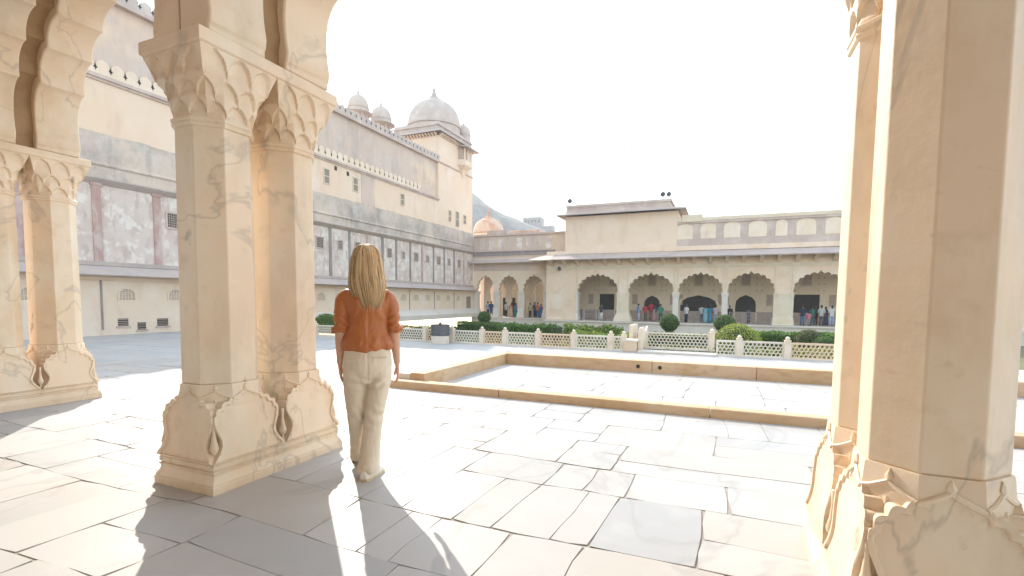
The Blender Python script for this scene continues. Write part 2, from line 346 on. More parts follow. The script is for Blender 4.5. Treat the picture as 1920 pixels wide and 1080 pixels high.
def capital(mb, cx, cy, z0, z1):
    NP, NT = 240, 60; rings = []
    a = .226
    for it in range(NT+1):
        t = it/NT; ring = []
        tiers = ((0, .27, 12, 0, 0, .20), (.27, .58, 12, .5, .20, .52), (.58, 1.0001, 12, 0, .52, 1.0))
        for ta, tb, cnt, off, s0, s1 in tiers:
            if ta <= t < tb: break
        v = (t-ta)/(tb-ta)
        for j in range(NP):
            p = 4*j/NP; side = int(p) % 4; q = 2*(p-int(p))-1
            x, y = ((1, q), (-q, 1), (-1, -q), (q, -1))[side]
            th = math.atan2(y, x); m = max(abs(x), abs(y))
            rs = math.hypot(x/m*HX, y/m*HY); ro = octa(a, th)
            u = ((p/4*cnt+off+.5+cnt/8) % 1)*2-1
            vt = .05+.86*max(0, 1-abs(u*1.03)**2.1)**.5+.03*max(0, 1-abs(u)*4)
            s = s0+(s1-s0)*(.16*min(1, v*8)+.84*v**1.25)
            r = ro+(rs-ro)*s
            if v < vt:
                e = v/vt; r -= (.017+.010*(1-u*u))*min(1, e*2.2)*(.55+.45*e)
                if v > vt-.05: r += .008
            r = min(r, rs*.985)
            ring.append((cx+r*math.cos(th), cy+r*math.sin(th), z0+(z1-z0)*t))
        rings.append(ring)
    mb.loft(rings)
def rect_loft(mb, hx, hy, prof):
    mb.loft([[(hx+d, hy+d, z), (-hx-d, hy+d, z), (-hx-d, -hy-d, z), (hx+d, -hy-d, z)] for d, z in prof])
def column_pair():
    root = thing('column_pair', 'pair of octagonal cream marble columns standing beside the woman', 'column', (0, 0, 0), 'paired marble columns of the pavilion', local=True)
    mb = MB()
    rect_loft(mb, HX, HY*2, [(.016, 0), (.016, .052), (.008, .056), (.012, .062), (.006, .074), (-.006, .092), (-.014, .116), (-.010, .134), (-.004, .138), (-.004, .144), (-.018, .147), (-.018, .152), (-.008, .156), (-.008, .184), (-.013, .19), (-.013, .2)])
    mb.build('plinth', M['marble'], root, bevel=.004)
    for sy in (-1, 1):
        cy = sy*HY
        mb = MB()
        mb.loft([oct_ring(0, cy, z, a, k, h) for z, a, k, h in ((.2, .262, .8, .262), (.30, .242, .7, .245), (.42, .236, .55, .24), (.55, .243, .25, .245), (.60, .246, .1, .24), (.695, .236, 0, .24), (.705, .232, 0, .24))])
        ba = mb.build('base', M['marble'], root, auto=30)
        for dx, dy in ((1, 0), (-1, 0), (0, sy)):
            mb = MB(); add_plate(mb, 0, cy, dx, dy, .278 if dx else .276)
            sub(mb.build('cusped_panel', M['marble'], None, auto=35), ba)
        mb = MB()
        for k in range(8):                                   # carved ribs and buds above the panels
            th = R(45*k); n_ = Vector((math.cos(th), math.sin(th), 0)); t_ = Vector((-math.sin(th), math.cos(th), 0))
            def Q(u, z, d): 
                ap = .246+(.236-.246)*(z-.6)/.095+d
                p = n_*ap+t_*u; return (p.x, cy+p.y, z)
            for f, zc, rr in ((0, .672, .017),):
                mb.loft([[Q(-rr, zc, -.01), Q(-.003, zc-rr*1.5, -.01), Q(rr, zc, -.01), Q(0, zc+rr*1.6, -.01)], [Q(-rr, zc, .006), Q(-.003, zc-rr*1.5, .006), Q(rr, zc, .006), Q(0, zc+rr*1.6, .006)], [Q(-rr*.3, zc, .013), Q(0, zc-rr*.5, .013), Q(rr*.3, zc, .013), Q(0, zc+rr*.6, .013)]])
            for sgn in (-1, 1):
                pts = [Q(0, .655, .001), Q(sgn*.028, .640, .003), Q(sgn*.065, .622, .003), Q(sgn*.102, .612 if k % 2 else .606, .002)]
                mb.tube(pts, .010, 6)
            if k % 2 == 1: 
                mb.tube([Q(0, .60, .0), Q(0, .57, .006), Q(0, .53, .0)], [.014, .012, .008], 6)
        sub(mb.build('carved_band', M['marble'], None, auto=35), ba)
        mb = MB()
        for ax in (-1, 1):
            mb.lathe((ax*.247, cy+sy*.247, 0), [(.004, .215), (.014, .235), (.006, .25), (.026, .275), (.030, .295), (.018, .34), (.010, .40), (.014, .46)], 12)
        for o_ in mb.build_each('carved_bud', M['marble'], None, smooth=True): sub(o_, ba)
        mb = MB()
        n8 = lambda z, a: [(octa(a, R(22.5+45*j))*math.cos(R(22.5+45*j)), cy+octa(a, R(22.5+45*j))*math.sin(R(22.5+45*j)), z) for j in range(8)]
        mb.loft([n8(.705, .220), n8(.71, .226), n8(2.42, .218)])
        mb.build('shaft', M['marble'], root, bevel=.006)
        mb = MB()
        mb.loft([n8(2.415, .219), n8(2.42, .232), n8(2.436, .236), n8(2.44, .230), n8(2.448, .230), n8(2.452, .238), n8(2.47, .238), n8(2.476, .228)])
        mb.build('necking', M['marble'], root, bevel=.003)
        mb = MB(); capital(mb, 0, cy, 2.474, 2.885)
        mb.build('capital', M['marble'], root, auto=28)
    mb = MB()
    for ax in (-1, 1): mb.lathe((ax*.262, 0, 0), [(.004, .215), (.012, .235), (.005, .25), (.024, .275), (.029, .295), (.016, .34), (.009, .40), (.012, .46)], 12)
    mb.build_each('carved_bud', M['marble'], root, smooth=True)
    mb = MB(); rect_loft(mb, HX, HY*2, [(.0, 2.884), (.012, 2.892), (.012, 2.968), (.008, 2.972)])
    mb.build('abacus', M['marble'], root, bevel=.004)
    return root
cp = column_pair(); cp.location = (-3.30, 2.675, .0)
PAIRS = [((.72, 2.50), 'pair of octagonal marble columns at the right edge, lit on their left faces'),
         ((-7.56, 3.03), 'pair of octagonal marble columns at the far left beside the courtyard wall')]
for (x, y), lab in PAIRS:
    c = copy_tree(cp); c.location = (x, y, 0); c['label'] = lab
    if x > 0: c.scale = (.9, .9, 1.02)
# ---------------------------------------------------------------- cusped pavilion arches
def foil_profile(half, knots, seg=9, bulge=.10):
    """left-to-right opening outline from (-half,z0) over the apex; knots go from the side (x>0) to the apex"""
    pts = []
    for (x0, z0), (x1, z1) in zip(knots[:-1], knots[1:]):
        for i in range(seg+1):
            ph = math.pi/2*i/seg
            p = (x1+(x0-x1)*math.cos(ph)+(bulge*math.sin(2*ph)*(z1-z0) if x1 > 0 else 0), z0+(z1-z0)*math.sin(ph))
            if not pts or p != pts[-1]: pts.append(p)
    return [(-x, z) for x, z in pts]+[(x, z) for x, z in reversed(pts[:-1])]
def strip_wall(mb, pts, ztop, y0, y1):
    """wall whose lower edge is pts, upper edge flat, between y0 and y1"""
    mb.prism([(pts[0][0], ztop)]+list(pts)+[(pts[-1][0], ztop)], y0, y1, (0, 2, 1))
def pavilion_arch(p0, p1, label):
    d = Vector((p1[0]-p0[0], p1[1]-p0[1], 0)); L = d.length; rz = math.atan2(d.y, d.x)
    mid = ((p0[0]+p1[0])/2, (p0[1]+p1[1])/2, 2.974)
    root = thing('cusped_arch', label, 'arch', mid, 'cusped arches of the pavilion', local=True, rz=rz)
    h = L/2-.31
    kn = [(h-.0, .13), (h-.18, .69), (h-.40, 1.02), (h-.68, 1.30), (h-1.02, 1.53), (h-1.40, 1.72), (0, 1.95)]
    kn = [(x, z) for x, z in kn]
    op = foil_profile(h, kn, 10)
    def ring(off):
        left = [(-L/2+.004, 0), (-h-.0+off, 0), (-h+.0+off, .045), (-h+.012+off, .06), (-h+.03+off, .125)]
        return left, off
    for y in (-.2875, .2875):
        mb = MB()
        lf = [(-L/2+.004, .0), (-h-.02, .0), (-h-.02, .05), (-h-.008, .062), (-h+.0, .115)]
        pts = lf+op+[(-x, z) for x, z in reversed(lf)]
        strip_wall(mb, pts, 2.75, y-.205, y+.205)
        mb.build('arch_ring', M['marble'], root, bevel=.014, auto=40)
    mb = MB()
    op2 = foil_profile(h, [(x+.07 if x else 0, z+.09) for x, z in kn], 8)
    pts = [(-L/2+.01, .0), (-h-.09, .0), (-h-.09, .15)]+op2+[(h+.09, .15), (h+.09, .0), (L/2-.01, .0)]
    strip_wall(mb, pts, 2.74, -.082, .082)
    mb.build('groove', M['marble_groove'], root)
    return root
P_L, P_M, P_R = (-7.56, 3.03), (-3.30, 2.675), (.72, 2.50)
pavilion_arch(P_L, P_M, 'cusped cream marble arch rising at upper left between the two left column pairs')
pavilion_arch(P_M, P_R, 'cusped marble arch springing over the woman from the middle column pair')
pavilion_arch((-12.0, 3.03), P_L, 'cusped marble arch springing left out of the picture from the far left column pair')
mb = MB(); mb.box((-14, -7, 5.73), (8, 3.6, 6.0)); mb.box((-14, -7.3, -.45), (8, -7, 5.73))  # out of view: slab shades the columns, added rear wall bounces warm light
tag(mb.build('pavilion_roof_added_wall', M['sand']), 'unseen flat pavilion roof over the cusped arches, with an added rear wall bouncing light', 'roof')
# ---------------------------------------------------------------- left courtyard wall
XW = -25.0
t = thing('courtyard_wall', 'long weathered grey and pink plaster wall along the left side of the courtyard', 'wall', (XW, 25, -.46))
Y0, Y1 = 4.0, 47.5
mb = MB(); mb.box((XW-1.6, Y0, -.6), (XW, Y1, 2.25)); mb.build('lower_wall', M['wallpale'], t)
mb = MB(); mb.box((XW-1.6, Y0, 2.252), (XW-.06, Y1, 6.2)); mb.build('upper_wall', M['wall'], t)
mb = MB(); mb.box((XW-1.6, Y0, 6.202), (XW+.02, Y1, 7.0)); mb.box((XW-1.6, Y0, 7.002), (XW-.05, Y1, 8.28))
mb.tube([(XW+.0, Y0, 7.0), (XW+.0, Y1, 7.0)], .09, 10)
# crumbling top edge
n_ = 160
for i in range(n_):
    y = Y0+(Y1-Y0)*i/n_; h = .06+.10*max(0, noise.noise((y*.8, 0, 2)))+.05*max(0, noise.noise((y*4, 0, 2)))
    mb.box((XW-1.6, y, 8.27), (XW-.05+.02*noise.noise((y*3, 1, 1)), y+(Y1-Y0)/n_+.001, 8.28+h))
mb.build('parapet', M['wallgrey'], t)
mb = MB(); mb.prism([(XW-.02, 2.62), (XW-.02, 2.30), (XW+.52, 2.16), (XW+.54, 2.22)], Y0, Y1, (0, 2, 1))
mb.build('stone_eave', M['slate'], t, bevel=.01)
mb = MB(); mb.prism([(XW-.05, 6.42), (XW-.05, 6.12), (XW+.10, 6.24), (XW+.20, 6.34), (XW+.20, 6.40)], Y0, Y1, (0, 2, 1)); mb.box((XW-.05, Y0, 2.62), (XW+.02, Y1, 2.80))
mb.build('cornice', M['slate'], t)
mb = MB(); mb.box((XW-.1, Y0, 1.98), (XW+.10, Y1, 2.16)); mb.build('moulding', M['peach'], t)
mb = MB()
mb.box((XW-.1, 17.2, -.6), (XW+.75, Y1, -.2)); mb.prism([(XW, -.2), (XW+.75, -.2), (XW+.35, .12), (XW, .3)], 24, Y1-.01, (0, 2, 1)); mb.build('wall_plinth', M['kerbtop'], t)
PIL = [4.9, 7.4, 10.0, 12.59, 15.06, 17.1, 18.9, 20.7, 22.6, 24.5, 26.35, 28.26, 30.17, 32.03, 33.81, 35.81, 37.64, 39.54, 41.48, 43.4, 45.41]
for i, y in enumerate(PIL):
    wd = .17 if y < 17 else .085+.03*(i % 3 == 1)
    mb = MB(); mb.box((XW-.08, y-wd, 2.80), (XW+.0, y+wd, 6.05)); mb.box((XW-.08, y-wd*1.3, 6.05), (XW+.03, y+wd*1.3, 6.18))
    mb.build('pilaster', M['redstrip'] if (y < 17 or i % 4 == 0) else M['darkstrip'], t)
def jali_window(parent, xf, w_, h_, m_frame, bars=(5, 6), depth=.05):
    """framed stone lattice in local (u right, d outward, v up)"""
    mb = MB(xf); e = min(w_, h_)*.16
    mb.box((-w_/2-e, -.02, -h_/2-e), (-w_/2, depth, h_/2+e)); mb.box((w_/2, -.02, -h_/2-e), (w_/2+e, depth, h_/2+e))
    mb.box((-w_/2, -.02, -h_/2-e), (w_/2, depth, -h_/2)); mb.box((-w_/2, -.02, h_/2), (w_/2, depth, h_/2+e))
    fr = mb.build('window', m_frame, parent)
    mb = MB(xf); mb.box((-w_/2, -.02, -h_/2), (w_/2, .004, h_/2)); o = mb.build('opening', M['dark'], None); o.parent = fr  # flat dark panel paints the shade behind the lattice
    mb = MB(xf)
    for i in range(bars[0]): 
        u = -w_/2+w_*(i+1)/(bars[0]+1); mb.box((u-.012, .004, -h_/2), (u+.012, depth*.6, h_/2))
    for i in range(bars[1]):
        v = -h_/2+h_*(i+1)/(bars[1]+1); mb.box((-w_/2, .006, v-.012), (w_/2, depth*.55, v+.012))
    o = mb.build('lattice', M['lattice'], None); o.parent = fr
    return fr
def on_wall(x, y, z): return Matrix(((0, 1, 0, x), (1, 0, 0, y), (0, 0, 1, z), (0, 0, 0, 1)))   # u->Y, d->X
for y, z, w_, h_ in ((15.8, 5.02, .52, .66), (25.4, 5.0, .55, .66), (27.31, 5.05, .4, .55), (29.12, 5.1, .5, .6), (32.91, 4.98, .5, .66), (34.83, 4.97, .35, .55), (36.71, 4.96, .5, .66), (38.52, 4.93, .4, .55),
                   (40.47, 4.94, .5, .66), (42.38, 4.94, .4, .55), (44.41, 4.94, .5, .66), (46.5, 4.96, .35, .55), (11.2, 5.0, .5, .6), (17.9, 5.0, .5, .6), (19.9, 5.0, .4, .55), (21.6, 5, .5, .6)):
    jali_window(t, on_wall(XW-.06, y, z), w_, h_, M['pinkstone'], (4, 5))
def arch_poly(w_, h_, n=10):
    p = [(-w_/2, 0)]
    for i in range(n+1):
        a = math.pi*i/n; p.append((-w_/2*math.cos(a), h_*.5+h_*.5*math.sin(a)))
    return p+[(w_/2, 0)]
def niche(parent, xf, w_, h_, nm='blind_niche', lat=True):
    mb = MB(xf); p = arch_poly(w_, h_); q = [(u*1.22, v*1.12-.05*h_) for u, v in p]
    n = len(p)
    vs = [(u, .05, v) for u, v in q]+[(u, .05, v) for u, v in p]+[(u, -.02, v) for u, v in q]+[(u, -.0, v) for u, v in p]
    mb.add(vs, [(i, i+1, n+i+1, n+i) for i in range(n-1)]+[(i, 2*n+i, 2*n+i+1, i+1) for i in range(n-1)]+[(n+i, n+i+1, 3*n+i+1, 3*n+i) for i in range(n-1)]+[(0, n, 3*n, 2*n), (n-1, 3*n-1, 4*n-1, 2*n-1)])
    fr = mb.build(nm, M['wallpale'], parent)
    mb = MB(xf); mb.add([(u, .006, v) for u, v in p], [tuple(range(n))]); o = mb.build('niche_panel', M['lattice'], None); o.parent = fr
    if lat:
        mb = MB(xf)
        for i in range(1, 5):
            mb.box((-w_/2*.96, .006, h_*.78*i/5), (w_/2*.96, .02, h_*.78*i/5+.02))
            u = -w_/2+w_*i/5; mb.box((u-.01, .006, 0), (u+.01, .018, h_*(.5+.5*math.sin(math.acos(max(-1, min(1, 2*u/w_)))))))
        o = mb.build('lattice', M['wallpale'], None); o.parent = fr
for y in (10.2, 13.6, 15.75, 17.6, 19.5, 21.5, 23.5, 25.38, 27.05, 28.9, 30.8, 32.7, 34.68, 36.55, 38.41, 40.25, 42.13, 44.11):
    niche(t, on_wall(XW, y, 1.12), .62 if y < 30 else .75, .5)
for y, z, w_, h_ in ((13.41, .10, .42, .34), (14.18, -.10, .36, .34), (15.12, .04, .5, .36)):
    mb = MB(on_wall(XW, y, z)); mb.box((-w_/2, -.02, -h_/2), (w_/2, .01, h_/2)); fr = mb.build('vent', M['dark'], t)
    mb = MB(on_wall(XW, y, z))
    for i in range(4): mb.box((-w_/2, .01, -h_/2+h_*(i+.4)/4), (w_/2, .03, -h_/2+h_*(i+.4)/4+.022))
    mb.box((-w_/2-.08, -.02, -h_/2-.07), (w_/2+.08, .05, -h_/2)); o = mb.build('slats', M['pinkstone'], None); o.parent = fr
mb = MB()
for y in (12.6, 18.4, 35.6, 39.6, 43.3): mb.box((XW-.05, y-.035, -.2), (XW+.04, y+.035, 1.97))
mb.build_each('drain_channel', M['darkstrip'], t)
mb = MB(); mb.box((XW-.05, 45.75, -.25), (XW+.02, 46.85, 1.55)); d_ = mb.build('door', M['wood'], t)
mb = MB(); mb.box((XW-.05, 45.62, -.25), (XW+.09, 45.75, 1.66)); mb.box((XW-.05, 46.85, -.25), (XW+.09, 46.98, 1.66)); mb.box((XW-.05, 45.75, 1.55), (XW+.09, 46.85, 1.66)); o = mb.build('door_frame', M['wallpale'], None); o.parent = d_
# ---------------------------------------------------------------- upper palace behind it
XP = -27.0
t = thing('palace', 'tall peach plastered palace with domed corner tower rising behind the left wall', 'building', (XP-4, 28, -.46))
mb = MB(); mb.box((XP-9, 2, -.6), (XP, 43.6, 11.6)); mb.build('lower_storey', M['peach'], t)
mb = MB(); mb.box((XP-9, 2, 11.602), (XP-.25, 43.6, 15.3)); mb.build('upper_storey', M['mauve'], t)
mb = MB(); mb.box((XP-.3, 2, 11.40), (XP+.16, 43.6, 11.56)); mb.box((XP-.3, 2, 11.28), (XP+.08, 43.6, 11.40)); mb.box((XP-.3, 2, 15.18), (XP+.06, 44.0, 15.34)); mb.box((XP-.3, 43.6, 15.2), (XP+.12, 51.1, 15.32))
mb.build('string_course', M['pinkstone'], t)
def merlons(y0, y1, z, h, step, x):
    mb = MB(); y = y0; md = MB()
    mb.box((x-.22, y0, z), (x-.08, y1, z+h*.42))
    while y < y1:
        pl = [(-.40*step, 0), (-.44*step, h*.45), (-.36*step, h*.72), (-.14*step, h*.93), (0, h), (.14*step, h*.93), (.36*step, h*.72), (.44*step, h*.45), (.40*step, 0)]
        mb.prism([(y+step/2+u, z+h*.40+v*.6) for u, v in pl], x-.21, x-.09, (1, 2, 0))
        r = .13
        md.prism([(y+a, z+h*.42+b) for a, b in ((-r*.75, 0), (-.03, -.05), (0, -r*1.2), (.03, -.05), (r*.75, 0), (.03, .05), (0, r*1.2), (-.03, .05))], x-.10, x-.072, (1, 2, 0))
        y += step
    return mb, md
for y0, y1, z, h, s, m1 in ((2, 40.2, 11.57, .72, .62, 'wallpale'), (2, 51, 15.34, .62, .60, 'dome')):
    a, b = merlons(y0, y1 if z < 13 else 43.7, z, h, s, XP+.10)
    o = a.build('merlon_parapet', M[m1], t); [sub(q_, o) for q_ in b.build_each('diamond_slot', M['dark'])]
# stained patch strips
mb = MB(); mb.box((XP-.02, 31.9, 8.2), (XP+.012, 33.6, 11.28)); mb.build('faded_patch', M['mauve'], t)
for y, z, w_, h_ in ((28.14, 10.2, .5, 1.0), (31.21, 10.25, .5, 1.0), (37.4, 10.25, .5, .95), (45.83, 10.1, .5, 1.1), (47.43, 10.0, .7, 1.6), (49.12, 10.2, .6, .95), (20, 10.2, .5, 1.0), (24, 10.2, .5, 1)):
    mb = MB(on_wall(XP, y, z)); e = .07
    mb.box((-w_/2-e, -.02, -h_/2-e), (-w_/2, .06, h_/2+e)); mb.box((w_/2, -.02, -h_/2-e), (w_/2+e, .06, h_/2+e)); mb.box((-w_/2, -.02, -h_/2-e), (w_/2, .06, -h_/2)); mb.box((-w_/2, -.02, h_/2), (w_/2, .06, h_/2+e)); mb.box((-w_/2, .012, -.03), (w_/2, .05, .03))
    fr = mb.build('window', M['sandpale'], t)
    mb = MB(on_wall(XP, y, z)); mb.box((-w_/2, -.02, -h_/2), (w_/2, .012, h_/2)); o = mb.build('shutter', M['wood'], None); o.parent = fr
mb = MB()
for y, z in ((29.09, 11.0), (30.39, 10.9)): mb.box((XP-.02, y-.13, z-.16), (XP+.01, y+.13, z+.16))
mb.build_each('putlog_hole', M['dark'], t)
# corner tower
TX0, TX1, TY0, TY1 = -32.6, XP, 43.6, 51.0
mb = MB(); mb.box((TX0, TY0+.002, -.6), (TX1, TY1, 17.9)); tw = mb.build('tower', M['peach'], t)
mb = MB()
def ring_eave(mb, x0, x1, y0, y1, z, ov, drop, th=.12):
    a = [(x0, y0, z), (x1, y0, z), (x1, y1, z), (x0, y1, z)]; b = [(x0-ov, y0-ov, z-drop), (x1+ov, y0-ov, z-drop), (x1+ov, y1+ov, z-drop), (x0-ov, y1+ov, z-drop)]
    mb.loft([[(p[0], p[1], p[2]-th*1.2) for p in a], [(p[0], p[1], p[2]-th) for p in b], b, a])
ring_eave(mb, TX0, TX1, TY0, TY1, 18.55, .62, .32); mb.build('tower_eave', M['slate'], t)
mb = MB()
for i in range(20):
    y = TY0+.2+i*.365; mb.prism([(XP, 18.15), (XP+.42, 18.12), (XP+.42, 18.02), (XP, 17.75)], y, y+.13, (0, 2, 1))
for i in range(15):
    x = TX0+.2+i*.365; mb.prism([(TY0, 18.15), (TY0-.42, 18.12), (TY0-.42, 18.02), (TY0, 17.75)], x, x+.13, (1, 2, 0))
mb.build_each('eave_bracket', M['peach'], t)
mb = MB(); mb.box((TX0+.1, TY0+.1, 18.4), (TX1-.1, TY1-.1, 19.35)); mb.box((TX0-.05, TY0-.05, 18.95), (TX1+.05, TY1+.05, 19.1)); mb.build('tower_parapet', M['dome'], t)
def dome_at(c, r, hgt, parent, m, drum=.5, ribs=0, nm='dome', fin=1.0):
    prof = [(r*1.0, -drum), (r*1.0, -drum*.15), (r*1.06, -drum*.12), (r*1.06, 0)]
    for i in range(13):
        a = i/12; prof.append((r*1.02*math.cos(a*math.pi/2*.985)**.72, hgt*.86*math.sin(a*math.pi/2)))
    prof += [(r*.40, hgt*.80)] if False else []
    prof = [p for p in prof]
    mb = MB(); mb.lathe(c, prof, 40); o = mb.build(nm, m, parent, auto=40)
    mb = MB(); z = hgt*.83
    f = fin; mb.lathe((c[0], c[1], c[2]+z), [(r*.46, -.05*r), (r*.40, .06*r), (r*.22, .14*r), (r*.12, .20*r), (r*.17, .28*r*f), (r*.07, .34*r*f), (r*.12, .44*r*f), (r*.04, .52*r*f), (r*.08, .62*r*f), (r*.03, .74*r*f), (r*.006, 1.0*r*f)], 14)
    fo = mb.build('finial', m, None, smooth=True); fo.parent = o
    return o
dome_at((-29.9, 47.4, 20.1), 2.85, 3.25, t, M['dome'], 1.2, fin=.78)
dome_at((-27.9, 50.4, 20.0), .85, 1.25, t, M['dome'], .9, nm='small_dome', fin=1.0)
dome_at((-27.9, 44.5, 19.6), .5, .3, t, M['dome'], .5, nm='small_dome', fin=.2) if False else None
def chhatri(x, y, z, r, parent):
    o = dome_at((x, y, z+1.0), r, r*1.45, parent, M['dome'], .3, nm='cupola', fin=1.35)
    mb = MB()
    for k in range(8):
        a = R(45*k+22.5); mb.lathe((x+r*.82*math.cos(a), y+r*.82*math.sin(a), z), [(r*.13, -.9), (r*.09, -.7), (r*.09, .35), (r*.14, .5)], 8)
    mb.lathe((x, y, z), [(r*1.05, -1.6), (r*1.05, -.9)], 8); mb.lathe((x, y, z), [(r*.95, .5), (r*1.36, .52), (r*1.38, .58), (r*1.0, .72)], 24)
    p = mb.build('cupola_base', M['dome'], None); p.parent = o
chhatri(-30, 35.2, 16.95, .88, t); chhatri(-30, 38.35, 17.0, .92, t)
mb = MB(); mb.box((-31.2, 33.9, 15.3), (-28.8, 39.7, 15.9)); mb.build('roof_terrace', M['dome'], t)
# oriel balcony on the tower's courtyard face
yb = 48.6
mb = MB()
mb.loft([[(XP, yb-.15, 14.7), (XP+.05, yb-.15, 14.7), (XP+.05, yb+.15, 14.7), (XP, yb+.15, 14.7)], [(XP, yb-.6, 15.5), (XP+.35, yb-.45, 15.5), (XP+.35, yb+.45, 15.5), (XP, yb+.6, 15.5)], [(XP, yb-1.15, 15.9), (XP+.85, yb-.8, 15.9), (XP+.85, yb+.8, 15.9), (XP, yb+1.15, 15.9)], [(XP, yb-1.15, 16.05), (XP+.85, yb-.8, 16.05), (XP+.85, yb+.8, 16.05), (XP, yb+1.15, 16.05)]])
mb.loft([[(XP, yb-1.0, 16.05), (XP+.72, yb-.7, 16.05), (XP+.72, yb+.7, 16.05), (XP, yb+1.0, 16.05)], [(XP, yb-1.0, 16.5), (XP+.72, yb-.7, 16.5), (XP+.72, yb+.7, 16.5), (XP, yb+1.0, 16.5)]])
for yy in (-.68, 0, .68): mb.box((XP+.60, yb+yy-.07, 16.5), (XP+.72, yb+yy+.07, 17.7))
bl = mb.build('oriel_balcony', M['peach'], t)
mb = MB(); mb.box((XP-.01, yb-.9, 16.5), (XP+.3, yb+.9, 17.7)); sub(mb.build('oriel_opening', M['lattice']), bl)
mb = MB(); mb.loft([[(XP, yb-1.4, 17.95), (XP+1.15, yb-1.1, 17.72), (XP+1.15, yb+1.1, 17.72), (XP, yb+1.4, 17.95)], [(XP, yb-1.2, 18.2), (XP+.5, yb-.6, 18.12), (XP+.5, yb+.6, 18.12), (XP, yb+1.2, 18.2)]]); sub(mb.build('oriel_hood', M['slate']), bl)
mb = MB(); mb.loft([[(XP-.6, TY1, 17.5), (XP-2.2, TY1, 17.5), (XP-2.2, TY1+1.0, 16.95), (XP-.6, TY1+1.0, 16.95)], [(XP-.6, TY1, 17.75), (XP-2.2, TY1, 17.75), (XP-2.2, TY1+1.0, 17.02), (XP-.6, TY1+1.0, 17.02)]]); mb.build('side_hood', M['pinkstone'], t)
mb = MB(); mb.box((XP-2.6, TY0-.02, 16.3), (XP-1.8, TY0+.02, 17.3)); mb.box((XP-4.6, TY0-.02, 16.3), (XP-3.8, TY0+.02, 17.3)); mb.build_each('tower_window', M['sandpale'], t)
# ---------------------------------------------------------------- arcades across the court
PZ = -.63
def arcade_front(mb, spans, x0, x1, ztop, y0, y1, spring, apex, n=5):
    pts = [(x0, PZ)]
    for a, b in spans:
        c, h = (a+b)/2, (b-a)/2
        base = []
        for k in range(41):                            # pointed envelope
            g = math.pi/2*k/40; base.append((h*math.cos(g)**.92, spring+(apex-.10-spring)*math.sin(g)))
        Ls = [0]
        for p, q in zip(base[:-1], base[1:]): Ls.append(Ls[-1]+math.hypot(q[0]-p[0], q[1]-p[1]))
        def at(d):
            for i in range(40):
                if Ls[i+1] >= d-1e-9:
                    t_ = (d-Ls[i])/(Ls[i+1]-Ls[i]); return (base[i][0]+(base[i+1][0]-base[i][0])*t_, base[i][1]+(base[i+1][1]-base[i][1])*t_)
        tot = Ls[-1]/(n+.5); half = []
        for k in range(n+1):
            p = at(tot*k); q = at(min(Ls[-1], tot*(k+1)))
            if k == n: q = (-p[0], p[1])
            ch = math.hypot(q[0]-p[0], q[1]-p[1]); nx, nz = (q[1]-p[1])/ch, -(q[0]-p[0])/ch
            for i in range(8):
                u = i/8
                if k == n and u > .5: break
                bul = ch*.34*math.sin(math.pi*u)**.8+(ch*.22*max(0, 1-abs(u-.5)*5) if k == n else 0)
                half.append((max(0, p[0]+(q[0]-p[0])*u+nx*bul), p[1]+(q[1]-p[1])*u+nz*bul))
        prof = [(-x, z) for x, z in half]+[(x, z) for x, z in reversed(half) if x > 1e-6]
        pts += [(a, PZ)]+[(c+x, z) for x, z in prof]+[(b, PZ)]
    pts.append((x1, PZ)); strip_wall(mb, pts, ztop, y0, y1)
D = 45.0
SP = [(-12.54, -8.82), (-7.80, -3.96), (-3.48, 0.0), (.45, 3.87), (5.28, 8.9), (9.4, 12.9), (13.4, 16.9)]
t = thing('arcade_building', 'long ochre arcade with scalloped arches across the far side of the court', 'building', (0, D, -1.62))
mb = MB(); arcade_front(mb, SP, -15.7, 20, 5.9, D, D+.55, 1.95, 3.62); mb.build('arcade_front', M['sand'], t)
mb = MB(); mb.box((-15.7, D-.35, -1.62), (20, D+8, PZ-.02)); mb.box((-15.8, D-.5, PZ-.14), (20, D-.35, PZ-.01)); mb.build('arcade_plinth', M['kerbtop'], t)
mb = MB(); mb.box((-15.7, D+4.6, PZ), (20, D+5, 5.9)); mb.box((-15.7, D+.55, 4.6), (20, D+4.6, 4.9)); mb.box((-15.7, D+.55, PZ), (-15.3, D+4.6, 4.6)); mb.build('inner_wall', M['inner'], t)
mb = MB()
mb.box((-15.7, D+.56, 5.9), (-3.75, D+5, 6.0)) if False else None
mb.box((-13.9, D+.05, 5.9), (-3.75, D+6, 9.10)); mb.build('roof_block', M['peach'], t)
mb = MB(); ring_eave(mb, -13.9, -3.75, D+.05, D+6, 9.42, .7, .18, .10); mb.build('roof_block_eave', M['slate'], t)
mb = MB(); mb.box((-13.85, D+.0, 9.35), (-4.3, D+5.6, 9.62)); mb.box((-13.8, D+.08, 9.62), (-4.4, D+5.5, 9.95)); mb.box((-13.85, D+.0, 9.95), (-4.3, D+5.6, 10.16))
for i in range(46): mb.box((-13.75+i*.204, D+.03, 9.63), (-13.75+i*.204+.08, D+.09, 9.94))
mb.build('roof_block_parapet', M['pinkstone'], t)
mb = MB(); mb.box((-3.75, D+.1, 5.9), (20, D+.7, 8.05)); mb.box((-3.75, D-.02, 5.9), (20, D+.1, 6.55)); mb.box((-3.75, D+.0, 7.92), (20, D+.8, 8.12)); mb.build('parapet_wall', M['pinkstone'], t)
mb = MB(); mb.box((-3.75, D-.04, 8.12), (20, D+.84, 8.40)); mb.box((-3.4, D-.1, 8.05), (-1.75, D+.9, 8.66)); mb.build('parapet_coping', M['sandpale'], t)
mb = MB(); mb.box((-3.75, D-.10, 5.62), (20, D-.02, 6.0)); mb.box((-13.8, D-.04, 5.62), (-3.75, D+.05, 6.4)); mb.build('parapet_moulding', M['sand'], t)
x = -3.15
k = 0
